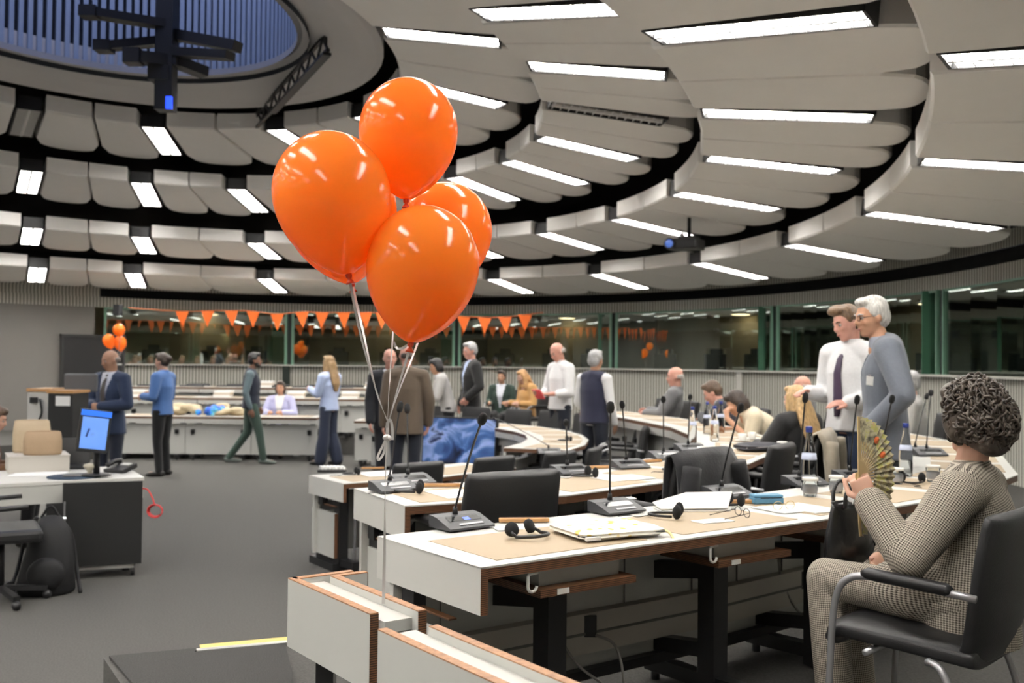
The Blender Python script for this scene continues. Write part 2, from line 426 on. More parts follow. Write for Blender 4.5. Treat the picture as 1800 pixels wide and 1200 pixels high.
M_OFF = mat('switched off lamp', (0.3, 0.26, 0.23), rough=0.5)
seen = {k: [] for k in range(4)}
for k, t, s0, s1, z, z1 in LIGHTS:
    for f in (0.2, 0.5, 0.8):
        x, y = screen(oval(s0 + (s1 - s0) * f, t, z + (z1 - z) * f))
        if -20 < x < 1820 and -15 < y < 1200: seen[k].append((x, t)); break
for k in seen: seen[k] = [t for x, t in sorted(seen[k])]
for k, t, s0, s1, z, z1 in LIGHTS:
    a, b = oval(s0 + 0.006, t), oval(s1 - 0.03, t); L = round((b - a).length, 1)
    W = 0.30; off = (k, t) in UNLIT
    if (k, L) not in lum_mesh: lum_mesh[(k, L)] = luminaire_parts(L, W)
    d = (b - a); c = (a + b) / 2
    if t in seen[k]: lab = '%slouvred light, %s from the left in the %s ring of ceiling panels' % ('unlit ' if off else '', NTH[seen[k].index(t)], RINGNAME[k])
    else: lab = 'louvred twin tube light of the %s ceiling ring outside the picture' % RINGNAME[k]
    r = thing('ceiling_light', lab, 'ceiling light', (c.x, c.y, (z + z1) / 2 - 0.012), math.atan2(d.y, d.x) - PI / 2, '%s ring of ceiling lights' % RINGNAME[k])
    r.rotation_euler[0] = math.atan2(z1 - z, L)
    for nm, me in zip(('housing', 'tube_light', 'louvre'), lum_mesh[(k, L)]):
        o = obj(nm, me, r)
        if off and nm == 'tube_light': o.data = me.copy(); o.data.materials[0] = M_OFF
# central dish with the slatted opening
mb = MB(); pr = [(0.205, 5.32), (0.205, 5.10), (0.215, 5.07), (0.235, 5.0), (0.262, 4.945), (0.278, 4.93), (0.286, 4.96), (0.286, 5.4)]
for (s0, z0), (s1, z1) in zip(pr[:-1], pr[1:]): oval_strip(mb, s0, z0, s1, z1, -180, 180, 72)
for i in range(len(mb.sm)): mb.sm[i] = True
mb.build('ceiling_dish', M_DISH, CEIL)
mb = MB(); oval_strip(mb, 0.2055, 5.11, 0.2, 5.07, -180, 180, 72); oval_strip(mb, 0.2, 5.07, 0.2, 5.14, -180, 180, 72)
mb.build('dish_rim', mat('grey trim', (0.3, 0.3, 0.31), rough=0.5), CEIL)
# the drum above the opening is lined with upright slats; a pale skylight closes it
mb = MB(); oval_strip(mb, 0.212, 5.02, 0.212, 6.9, -180, 180, 72); mb.build('drum_lining', mat('dark drum lining', (0.03, 0.035, 0.045), rough=0.8), CEIL)
NS = 150
sl = MB(); sl.box((0, 0, 0), (0.052, 0.03, 1.75)); slm = sl.mesh('ceiling_slat', M_SLATBLUE)
for i in range(NS):
    t = -180 + 360 * i / NS; p = oval(0.203, t, 6.0); q = oval(0.203, t + 0.5, 6.0)
    obj('ceiling_slat', slm, CEIL, p, math.atan2(q.y - p.y, q.x - p.x))
mb = MB(); oval_strip(mb, 0.211, 6.88, 0.01, 6.88, -180, 180, 48)
mb.build('skylight', mat('skylight', (0.5, 0.6, 0.8), emis=(0.55, 0.62, 1.0), estr=1.7), CEIL)
# black projector mast hanging through the opening
mp = at(291, 195, 9.8)
ms = thing('projector_mast', 'black hanging mast with cross arms under the slatted ceiling opening', 'mast', mp)
mb = MB(); mb.box((0, 0, 0.62), (0.17, 0.17, 1.24)); mb.box((0, 0, 1.9), (0.13, 0.13, 1.6)); mb.box((-0.05, 0.0, 0.36), (0.2, 0.2, 0.14)); mb.build('post', M_BLACKM, ms)
for k, (px0, py0, px1, py1, d0, d1, h) in enumerate([(158, 22, 300, 45, 9.5, 9.8, 0.08), (183, 82, 290, 72, 9.7, 9.9, 0.08), (300, 60, 418, 82, 9.9, 9.6, 0.1), (300, 92, 405, 98, 9.8, 9.5, 0.08), (235, 100, 300, 108, 9.6, 9.8, 0.11), (300, 105, 360, 128, 9.8, 10.1, 0.1)]):
    a = at(px0, py0, d0) - V(ms.location); b = at(px1, py1, d1) - V(ms.location)
    mb = MB(); mb.beam(a, b, 0.14, h); mb.box(a, (0.16, 0.16, h * 1.3)); mb.build('arm', M_BLACKM, ms)
mb = MB(); mb.box((0.065, -0.09, 0.06), (0.06, 0.03, 0.12)); mb.build('indicator_lamp', mat('blue lamp', (0.05, 0.1, 0.8), emis=(0.02, 0.08, 1.0), estr=1.6), ms)
# black lattice truss along the dish
a = atz(447, 217, 4.84); b = atz(577, 72, 4.95)
tr = thing('lattice_truss', 'black lattice truss hanging below the white ceiling dish', 'truss', a)
d = b - a
mb = MB(); upv = V(0, 0, 1)
mb.beam((0, 0, 0.09), d + V(0, 0, 0.09), 0.04, 0.03); mb.build('top_chord', M_BLACKM, tr)
mb = MB(); mb.beam((0, 0, -0.09), d + V(0, 0, -0.09), 0.04, 0.03); mb.build('bottom_chord', M_BLACKM, tr)
n = 16
for i in range(n):
    p = d * (i / n); q = d * ((i + 1) / n); sg = 0.09 if i % 2 else -0.09
    mb = MB(); mb.beam(p + V(0, 0, sg), q + V(0, 0, -sg), 0.022, 0.022); mb.build('lattice_bar', M_BLACKM, tr)
for f in (0.04, 0.97):
    mb = MB(); mb.cyl(d * f, d * f + V(0, 0, 0.3), 0.02, n=8); mb.build('hanger', M_BLACKM, tr)
mb = MB(); mb.beam(V(0, 0.0, -0.12) + d * 0.3, d * 0.99 + V(0, 0, -0.12), 0.09, 0.03); mb.build('cable_bundle', M_BLACKM, tr)
# ------------------------------------------------------------------ interpreter booths behind the curved glass
def wall_angle(px, z=ZSILL):
    """angle on the oval wall seen at that column"""
    best = None
    for i in range(-600, 1500):
        t = i * 0.1; p = oval(1.0, t, z)
        if p.y < 1: continue
        q = p - V(0, 0, CAMZ); dd = q.dot(_f); x = 900 + FPX * q.dot(_R) / dd
        if best is None or abs(x - px) < best[0]: best = (abs(x - px), t)
    return best[1]
M_GREEN = mat('dark green glass edge', (0.05, 0.13, 0.08), rough=0.25)
M_GREEN2 = mat('green mullion', (0.16, 0.3, 0.22), rough=0.35)
M_BOOTHWALL = mat('booth beige wall', (0.52, 0.46, 0.34), rough=0.85, noise=0.05, nscale=3)
M_BOOTHDARK = mat('booth dark partition', (0.012, 0.02, 0.016), rough=0.6)
M_CHAR = mat('charcoal plastic', (0.02, 0.02, 0.022), rough=0.5)
cols_px = [508, 803, 1078, 1362, 1655]
cols_t = [TL1 - 0.6] + [wall_angle(x) for x in cols_px] + [-5, -26]
mb = MB()
oval_strip(mb, 1.19, 0.3, 1.19, 2.8, TL0, TL1 + 1, 90)
bw = tag(mb.build('wall_booth_back', M_BOOTHWALL, kind='structure'), 'beige back wall inside the interpreter booths')
mb = MB(); oval_strip(mb, 1.0, ZHEAD + 0.03, 1.2, ZHEAD + 0.03, TL0, TL1 + 1, 90)
tag(mb.build('ceiling_booths', M_BOOTHWALL, kind='structure'), 'low ceiling of the interpreter booths')
mb = MB(); oval_strip(mb, 1.0, 0.3, 1.2, 0.3, TL0, TL1 + 1, 90)
tag(mb.build('floor_booths', M_CARPET_D, kind='structure'), 'dark floor inside the interpreter booths')
ORD = ['first', 'second', 'third', 'fourth', 'fifth', 'sixth', 'seventh']
for i in range(len(cols_t) - 1):
    ta, tb = cols_t[i + 1] + 0.4, cols_t[i] - 0.4
    mb = MB(); oval_strip(mb, 1.0, ZSILL, 1.0, ZHEAD, ta, tb, 12)
    w = mb.build('window_%d' % (i + 1), M_GLASS, kind='structure'); tag(w, 'tinted glass front of the %s booth from the left' % ORD[i])
    fm = MB(); oval_strip(fm, 0.998, ZHEAD - 0.03, 0.998, ZHEAD, ta, tb, 12); fm.build('head_frame', M_GREEN2, w)
    for tt in (ta, tb):
        p0 = oval(0.999, tt, ZSILL); p1 = oval(0.999, tt, ZHEAD); fm = MB(); fm.beam(p0, p1, 0.05, 0.03, up=V(0, 1, 0)); fm.build('glass_edge', M_GREEN2, w)
    # partition between two booths
    mb = MB(); t = cols_t[i + 1]
    pa, pb = oval(1.003, t), oval(1.17, t); u = (pb - pa).normalized()
    mb.beam(V(pa.x, pa.y, (0.3 + ZHEAD) / 2), V(pb.x, pb.y, (0.3 + ZHEAD) / 2), 0.22, ZHEAD - 0.3)
    tag(mb.build('wall_partition_%d' % (i + 1), M_BOOTHDARK, kind='structure'), 'dark partition after the %s booth' % ORD[i])
    mb = MB(); pg = oval(1.004, t + 1.3); pg2 = oval(1.1, t + 2.2)
    mb.beam(V(pg.x, pg.y, ZSILL), V(pg.x, pg.y, ZHEAD), 0.3, 0.03, up=V(0, 1, 0)); mb.build('green_panel', M_GREEN, w)
    # counter, console screens and chairs
    mb = MB(); oval_strip(mb, 1.012, ZSILL - 0.16, 1.055, ZSILL - 0.16, ta + 1, tb - 1, 10); oval_strip(mb, 1.055, ZSILL - 0.2, 1.055, ZSILL - 0.16, ta + 1, tb - 1, 10)
    tag(mb.build('booth_counter', M_RIB), 'pale counter inside the %s booth from the left' % ORD[i], 'counter')
    tq = (ta + tb) / 2; pq = oval(1.165, tq, ZHEAD - 0.0)  # added fill lamp near the back wall, there to brighten the booth interior
    lm = thing('booth_fill_lamp', 'added warm fill lamp inside the %s booth from the left' % ORD[i], 'lamp', pq, 0)
    mb = MB(); mb.lathe([(0.2, 0.0), (0.22, 0.012), (0.22, 0.03)], n=18); mb.build('ring', M_RIB, lm); mb = MB(); mb.lathe([(0.19, -0.004), (0.19, 0.0)], n=18); mb.build('diffuser', mat('warm booth fill light', (1, 0.9, 0.7), emis=(1.0, 0.8, 0.5), estr=7.0), lm)
    for j, fr in enumerate((0.24, 0.55, 0.8)):
        tt = ta + (tb - ta) * (1 - fr); p = oval(1.045, tt, ZSILL - 0.159); q = oval(1.2, tt); d = (q - p); rz = math.atan2(d.y, d.x) - PI / 2
        pos = ['left', 'middle', 'right'][j]
        c = thing('interpreter_console', 'black console screen, %s of three in the %s booth' % (pos, ORD[i]), 'console', p, rz)
        mb = MB(); mb.box((0, 0, 0.31), (0.46, 0.05, 0.3), bev=0.01); mb.build('screen', M_CHAR, c)
        mb = MB(); mb.cyl((0, 0.03, 0.0), (0, 0.03, 0.24), 0.03, n=8); mb.box((0, 0.02, 0.012), (0.26, 0.18, 0.024)); mb.build('stand', M_CHAR, c)
        mb = MB(); mb.box((0.0, 0.06, 0.5), (0.24, 0.12, 0.12), bev=0.02); mb.build('camera_unit', M_CHAR, c)
for i, (px, w, m_, lb) in enumerate([(503, 0.16, M_BOOTHDARK, 'dark upright slot in the ribbed dado behind the seated woman'), (1303, 0.14, M_RIB, 'plain pale upright between two ribbed dado panels'), (742, 0.12, M_RIB, 'plain pale upright in the dado behind the brown jacket')]):
    t = wall_angle(px, 1.0); p = oval(0.996, t); q = oval(0.996, t + 0.4); d = q - p
    mb = MB(); mb.box((p.x, p.y, ZSILL / 2 - 0.015), (w, 0.05, ZSILL - 0.03), Rz(math.atan2(d.y, d.x))); tag(mb.build('trim_%d' % (i + 1), m_, kind='structure'), lb)
# small black loudspeaker at the corner of the glass
p = at(207, 545, 19.5)
sp = thing('wall_speaker', 'small black loudspeaker on the grey wall above the balloons', 'loudspeaker', p)
mb = MB(); mb.box((0, 0, 0), (0.16, 0.14, 0.22), bev=0.02); mb.build('cabinet', M_CHAR, sp)
mb = MB(); mb.box((0, 0.12, 0.08), (0.05, 0.14, 0.05)); mb.build('bracket', M_CHAR, sp)
# ------------------------------------------------------------------ dark double door in the grey wall
tA, tB = wall_angle(110, 1.2), wall_angle(214, 1.2)
a, b = oval(0.995, tA), oval(0.995, tB); dv = (b - a); rz = math.atan2(dv.y, dv.x); wd = dv.length
zt = at(150, 592, (a.y + b.y) / 2).z
dr = tag(obj('door_1', None, None, (a + b) / 2, rz), 'dark door in the grey wall behind the balloons', kind='structure')
mb = MB(); mb.box((0, 0, zt / 2), (wd, 0.06, zt)); mb.build('leaf', mat('dark door paint', (0.014, 0.014, 0.015), rough=0.5), dr)
mb = MB()
for sx in (-1, 1): mb.box((sx * (wd / 2 + 0.02), -0.01, zt / 2), (0.05, 0.1, zt))
mb.box((0, -0.01, zt + 0.02), (wd + 0.1, 0.1, 0.05)); mb.build('frame', mat('dark frame', (0.03, 0.03, 0.03), rough=0.5), dr)
mb = MB(); mb.cyl((wd * 0.36, -0.08, 1.35), (wd * 0.36 - 0.14, -0.08, 1.35), 0.013, n=8); mb.build('handle', mat('steel', (0.5, 0.5, 0.5), metal=1, rough=0.3), dr)
es = obj('exit_sign', None, None, at(150, 615, (a.y + b.y) / 2 - 0.1), rz); tag(es, 'dim green exit pictogram on the dark door', 'sign')
mb = MB(); mb.box((0, 0, 0), (0.2, 0.02, 0.42)); mb.build('plate', mat('dark green sign', (0.01, 0.05, 0.03), rough=0.5), es)
mb = MB(); mb.box((0, -0.013, 0.08), (0.1, 0.008, 0.17)); mb.ell((0, -0.013, 0.18), (0.03, 0.006, 0.03)); mb.box((-0.01, -0.013, -0.08), (0.035, 0.008, 0.16)); mb.build('running_figure', mat('sign glow', (0.2, 0.5, 0.35), emis=(0.25, 0.6, 0.42), estr=0.35), es)

# ------------------------------------------------------------------ furniture materials
M_WHITE = mat('white laminate', (0.59, 0.585, 0.55), rough=0.32)
M_SIDE = mat('pale grey laminate', (0.49, 0.49, 0.46), rough=0.4)
M_PLY = ramp_mat('plywood edge', 'wave', [(0.1, (0.035, 0.015, 0.007)), (0.5, (0.1, 0.042, 0.018)), (0.95, (0.2, 0.09, 0.04))], nscale=52, detail=2, dist=0.8, wave_dir='Z', rough=0.5)
M_PLYTOP = ramp_mat('plywood top edge', 'noise', [(0.3, (0.23, 0.105, 0.045)), (0.7, (0.4, 0.2, 0.09))], scale=(30, 30, 30), nscale=2, rough=0.45)
M_PAD = mat('beige writing pad', (0.365, 0.285, 0.19), rough=0.55, noise=0.03, nscale=30)
M_STEELB = mat('black steel frame', (0.013, 0.013, 0.014), rough=0.4)
M_TRUNK = mat('cream cable trunking', (0.46, 0.43, 0.38), rough=0.5)
M_LEATHER = mat('black leather', (0.014, 0.014, 0.015), rough=0.42, bump=0.12, bscale=220, spec=0.5)
M_SILVER = mat('silver grey tube', (0.33, 0.33, 0.34), rough=0.35, metal=0.6)
M_HOOK = mat('white plastic', (0.75, 0.74, 0.7), rough=0.4)
M_OAK = mat('orange oak strip', (0.46, 0.25, 0.1), rough=0.5, noise=0.2, nscale=25)
M_PAPER = mat('white paper', (0.82, 0.82, 0.8), rough=0.7)
M_GREYPL = mat('dark grey plastic', (0.045, 0.046, 0.05), rough=0.42)
M_BLKPL = mat('black plastic', (0.014, 0.014, 0.015), rough=0.4)
M_FOAM = mat('black foam', (0.012, 0.012, 0.013), rough=0.95)
M_CLEAR = mat('clear glass', (0.95, 0.97, 0.97), rough=0.02, trans=1.0, ior=1.06, spec=0.5)
M_WATER = mat('water', (0.95, 0.98, 0.98), rough=0.0, trans=1.0, ior=1.1)

def offset_line(P, depth):
    """the inner edge of a row: every joint moved towards the middle of the room"""
    out = []
    for i, p in enumerate(P):
        a = (P[i] - P[i - 1]).normalized() if i else None; b = (P[i + 1] - P[i]).normalized() if i + 1 < len(P) else None
        t = (a + b).normalized() if a and b else (a or b)
        n = V(-t.y, t.x, 0); k = 1.0 if not (a and b) else 1.0 / max(0.6, V(-a.y, a.x, 0).dot(n)); out.append(p + n * (depth * k))
    return out
def quad_in(A, B, Ai, Bi, u0, u1, w0, w1):
    def q(u, w): return (A * (1 - u) + B * u) * (1 - w) + (Ai * (1 - u) + Bi * u) * w
    return [(q(u0, w0).x, q(u0, w0).y), (q(u1, w0).x, q(u1, w0).y), (q(u1, w1).x, q(u1, w1).y), (q(u0, w1).x, q(u0, w1).y)]
def desk(label, A, B, Ai, Bi, zt, zf, group=None, pads=2, end_a=False, end_b=False, fine=False, fascia=False):
    """one curved-row desk unit: seat edge A-B, inner edge Ai-Bi, top at zt, standing on zf"""
    o = (A + B) / 2
    r = thing('desk', label, 'desk', (o.x, o.y, zf), 0, group)
    L = lambda q: [(x - o.x, y - o.y) for x, y in q]
    h = zt - zf
    mb = MB(); mb.prism(L(quad_in(A, B, Ai, Bi, 0.0, 1.0, 0, 1)), h - 0.006, h); mb.build('tabletop', M_WHITE, r)
    mb = MB(); mb.prism(L(quad_in(A, B, Ai, Bi, 0.001, 0.999, 0.003, 0.997)), h - 0.04, h - 0.006); mb.build('plywood_core', M_PLY, r)
    for i in range(pads):
        u0 = (i + 0.12) / pads; u1 = (i + 0.9) / pads
        mb = MB(); mb.prism(L(quad_in(A, B, Ai, Bi, u0, u1, 0.09, 0.72)), h, h + 0.002); mb.build('writing_pad', M_PAD, r)
    # modesty panel on the inner side
    mb = MB(); mb.prism(L(quad_in(A, B, Ai, Bi, 0.005, 0.995, 0.84, 0.88)), 0.10, h - 0.13); mb.build('modesty_panel', M_SIDE, r)
    mb = MB(); mb.prism(L(quad_in(A, B, Ai, Bi, 0.005, 0.995, 0.955, 0.995)), h - 0.11, h - 0.04); mb.build('front_fascia', M_SIDE, r)
    for u in (0.28, 0.78) if fine else (0.12, 0.88):
        c = (A * (1 - u) + B * u) * 0.62 + (Ai * (1 - u) + Bi * u) * 0.38 - V(o.x, o.y, 0); n = ((Ai - A) + (Bi - B)).normalized()
        mb = MB(); mb.box((c.x, c.y, h / 2 - 0.02), (0.085, 0.085, h - 0.06), Rz(math.atan2(n.y, n.x))); mb.build('leg', M_STEELB, r)
        mb = MB(); mb.beam(c + V(0, 0, 0.07) - n * 0.24, c + V(0, 0, 0.07) + n * 0.36, 0.06, 0.06)
        for e in (-0.2, 0.32): mb.cyl(c + n * e, c + n * e + V(0, 0, 0.05), 0.02, n=8)
        mb.build('foot', M_STEELB, r)
        mb = MB(); mb.beam(c + V(0, 0, h - 0.2), c + V(0, 0, h - 0.26) + n * 0.36, 0.06, 0.075); mb.build('bracket', M_STEELB, r)
        if fine:
            mb = MB(); mb.beam(c + V(0, 0, 0.2), c + V(0, 0, 0.16) + n * 0.34, 0.06, 0.06); mb.build('bracket', M_STEELB, r)
    for flag, u, sg in ((end_a, 0.0, 1), (end_b, 1.0, -1)):
        if not flag: continue
        e0, e1 = (A, Ai) if u == 0 else (B, Bi); t = (B - A).normalized() * sg; n = (e1 - e0).normalized(); ln = (e1 - e0).length
        # white end apron with its plywood edge, and the end panel standing below
        mb = MB(); c = e0 + n * (ln / 2) + t * 0.012 - V(o.x, o.y, 0); mb.box((c.x, c.y, h - 0.075), (ln, 0.024, 0.15), Rz(math.atan2(n.y, n.x))); mb.build('end_apron', M_WHITE, r)
        mb = MB(); c = e0 - n * 0.0015 + t * 0.013 - V(o.x, o.y, 0); mb.box((c.x, c.y, h - 0.078), (0.004, 0.026, 0.144), Rz(math.atan2(n.y, n.x))); mb.build('apron_edge', M_PLY, r)
        mb = MB(); c = e0 + n * (ln * 0.68) + t * 0.05 - V(o.x, o.y, 0); mb.box((c.x, c.y, (h - 0.27) / 2 + 0.05), (ln * 0.66, 0.028, h - 0.37), Rz(math.atan2(n.y, n.x))); mb.build('end_panel', M_SIDE, r)
        mb = MB(); c2 = c + n * 0.0; mb.box((c.x, c.y, h - 0.216), (ln * 0.66, 0.03, 0.006), Rz(math.atan2(n.y, n.x))); c3 = c - n * (ln * 0.33 + 0.003); mb.box((c3.x, c3.y, (h - 0.27) / 2 + 0.05), (0.006, 0.03, h - 0.37), Rz(math.atan2(n.y, n.x))); mb.build('panel_edge', M_PLY, r)
        mb = MB(); c4 = c - V(0, 0, 0); mb.box((c4.x, c4.y, 0.03), (ln * 0.7, 0.06, 0.06), Rz(math.atan2(n.y, n.x))); mb.build('plinth', M_STEELB, r)
        mb = MB(); c5 = c + n * (ln * 0.05); mb.box((c5.x, c5.y, h - 0.18), (0.08, 0.05, 0.09), Rz(math.atan2(n.y, n.x))); mb.build('spacer', M_STEELB, r)
    if fine:
        for i in range(pads):
            u0 = (i + 0.3) / pads; u1 = (i + 0.80) / pads
            mb = MB(); mb.prism(L(quad_in(A, B, Ai, Bi, u0, u1, 0.04, 0.5)), h - 0.135, h - 0.11); t_ = mb.build('under_shelf', M_PLY, r)
            mb = MB(); mb.prism(L(quad_in(A, B, Ai, Bi, u0 + 0.02, u1 - 0.02, 0.12, 0.5)), h - 0.11, h - 0.042); mb.build('shelf_box', M_SIDE, r)
            q = quad_in(A, B, Ai, Bi, (u0 + u1) / 2 - 0.07, 1, 0.036, 1)[0]; mb = MB(); mb.box((q[0] - o.x, q[1] - o.y, h - 0.122), (0.05, 0.004, 0.018), Rz(math.atan2(B.y - A.y, B.x - A.x))); mb.build('number_tag', M_HOOK, r)
            # white coat hook under the edge
            uh = (i + 0.24) / pads; q = (A * (1 - uh) + B * uh) + (Ai - A).normalized() * 0.015 - V(o.x, o.y, 0); t = (B - A).normalized()
            mb = MB(); mb.tube([q + V(0, 0, h - 0.045) + t * 0.03, q + V(0, 0, h - 0.048) - t * 0.005, q + V(0, 0, h - 0.055) - t * 0.01, q + V(0, 0, h - 0.085) - t * 0.01] + [q + V(0, 0, h - 0.088) + t * (0.008 - 0.018 * math.cos(a)) - V(0, 0, 0.018 * math.sin(a)) for a in (0.4, 0.9, 1.5, 2.1, 2.7, 3.1)], 0.0055, n=7); mb.build('hook', M_HOOK, r)
        # cable trunking along the foot of the modesty panel
        mb = MB(); mb.prism(L(quad_in(A, B, Ai, Bi, 0.0, 1.0, 0.76, 0.84)), 0.2, 0.36); mb.build('cable_trunking', M_TRUNK, r)
        mb = MB(); mb.prism(L(quad_in(A, B, Ai, Bi, 0.0, 1.0, 0.755, 0.77)), 0.275, 0.285); mb.build('trunking_lid_joint', M_RIBGAP, r)
        mb = MB(); mb.prism(L(quad_in(A, B, Ai, Bi, 0.0, 1.0, 0.74, 0.8)), 0.1, 0.14); mb.build('floor_rail', M_STEELB, r)
        for u in (0.12, 0.42, 0.66, 0.9):
            q = quad_in(A, B, Ai, Bi, u, 1, 0.832, 1)[0]; mb = MB(); mb.box((q[0] - o.x, q[1] - o.y, 0.45), (0.004, 0.012, 0.2)); mb.build('panel_joint', M_RIBGAP, r)
        q = quad_in(A, B, Ai, Bi, 0.52, 1, 0.75, 1)[0]; mb = MB(); mb.box((q[0] - o.x, q[1] - o.y, 0.31), (0.05, 0.02, 0.085)); mb.build('socket_outlet', M_BLKPL, r)
        mb = MB(); p = V(q[0] - o.x, q[1] - o.y, 0.3); mb.tube(bez([p + V(0.02, -0.02, -0.02), p + V(0.09, -0.03, -0.05), p + V(0.12, -0.04, -0.12), p + V(0.13, -0.06, -0.2)], 6), 0.006, n=6)
        mb.tube(bez([p + V(-0.17, -0.12, 0.16), p + V(-0.14, -0.1, 0.02), p + V(-0.06, -0.06, -0.12), p + V(0.04, -0.05, -0.2)], 6), 0.006, n=6); mb.build('power_cable', mat('grey cable', (0.25, 0.24, 0.22), rough=0.5), r)
    return r
DEPTH = 0.66
def P2(l): return [V(x, y, 0) for x, y in l]
# --- front row
R3 = P2([(-0.09, 3.10), (1.29, 4.12), (2.25, 4.95), (3.0, 5.9), (3.5, 7.1), (3.75, 8.5), (3.75, 9.9)]); R3i = offset_line(R3, DEPTH)
ZT3 = TIER + 0.73
labs = ['white desk nearest the camera with a plywood edge, headset and yellow dotted pouch', 'curved row desk beside the woman with the fan', 'desk behind the curly haired woman', 'fourth desk of the nearest row at the right edge', 'fifth desk of the nearest row near the right wall', 'last desk of the nearest row near the right wall']
for i in range(6):
    desk(labs[i], R3[i], R3[i + 1], R3i[i], R3i[i + 1], ZT3, TIER, 'nearest row of desks', end_a=(i == 0), fine=(i < 2))
# --- second row
R2 = P2([(-0.464, 4.39), (0.27, 4.79), (0.86, 5.38), (1.53, 6.4), (2.0, 7.4), (2.25, 8.6), (2.25, 10.0), (1.95, 11.6), (1.5, 13.0)]); R2i = offset_line(R2, DEPTH)
labs = ['second row desk end with a headset behind the balloon ribbon', 'second row desk behind the empty black chair', 'second row desk in front of the chair with the black jacket', 'second row desk carrying white cups and a dark bag', 'second row desk with bottles by the cream topped woman', 'second row desk curving away past the water bottles', 'pale fronted curved desk before the reclining bald man', 'far end of the second row with pale curved front']
for i in range(8):
    desk(labs[i], R2[i], R2[i + 1], R2i[i], R2i[i + 1], ZT3, TIER, 'second row of desks', pads=1 if i < 2 else 2, end_a=(i == 0))
# --- inner ring
R1 = P2([(-1.31, 7.82), (-0.57, 8.34), (0.05, 9.1)]); R1i = offset_line(R1, DEPTH)
labs = ['inner ring desk end with the white striped box', 'inner ring desk behind the three black chair backs']
for i in range(2): desk(labs[i], R1[i], R1[i + 1], R1i[i], R1i[i + 1], 0.73, 0.0, 'inner ring of desks', pads=1, end_a=(i == 0))
R1f = P2([(0.55, 9.5), (0.75, 10.1), (0.84, 10.8), (0.82, 11.5), (0.66, 12.2), (0.35, 12.9), (-0.1, 13.5), (-0.65, 13.95), (-1.2, 14.25), (-1.75, 14.45)]); R1fi = offset_line(R1f, DEPTH)
TR = 0.13
rim = offset_line(R1f, DEPTH - 0.05) + [p + V(0, 0, 0) for p in offset_line(R1f, -1.5)][::-1]
mb = MB(); mb.prism([(p.x, p.y) for p in rim], 0.0, TR); tag(mb.build('floor_ring_step', M_CARPET, kind='structure'), 'low carpeted step under the far side of the inner ring')
labs = ['inner ring desk turning at its right end', 'inner ring desk right after the bend', 'inner ring desk bend with dark microphone base', 'inner ring desk in front of the vested man', 'inner ring desk nearer the white shirted man', 'inner ring desk in front of the seated pair by the booths', 'inner ring desk under the man in the black blazer', 'inner ring desk above the blue screen', 'inner ring desk right of the brown jacket']
for i in range(9): desk(labs[i], R1f[i], R1f[i + 1], R1fi[i], R1fi[i + 1], 0.86, TR, 'inner ring of desks', pads=1)
desk('short desk left of the man in the brown jacket', V(-1.6, 16.4, 0), V(-2.5, 16.5, 0), V(-1.6, 15.75, 0), V(-2.5, 15.85, 0), 0.73, 0.0, 'inner ring of desks', pads=1)
# --- long desks on the far left
for i, (xa, xb, lb) in enumerate([(-3.24, -4.35, 'far desk where the woman in white and lavender sits'), (-4.35, -5.45, 'far desk with the blue bag behind the walking man'), (-5.45, -6.6, 'far desk left of the woman in the blue shirt')]):
    ya = 17.25
    r = desk(lb, V(xa, ya, 0), V(xb, ya, 0), V(xa, 16.6, 0), V(xb, 16.6, 0), 0.73, 0.0, 'long desks on the far side', pads=1)
for row, (yy, zt, zf, xs) in enumerate([(18.35, 1.0, 0.3, [-2.15, -3.05, -4.3, -5.6, -6.9, -8.2]), (19.4, 1.16, 0.3, [-2.0, -3.3, -4.6, -5.9, -7.2])]):
    for i in range(len(xs) - 1):
        desk('%s desk from the right in the %s row by the booths' % (ORD[i], ['nearer', 'farther'][row]), V(xs[i], yy, 0), V(xs[i + 1], yy, 0), V(xs[i], yy - 0.6, 0), V(xs[i + 1], yy - 0.6, 0), zt, zf, 'back rows of desks by the booths', pads=1)

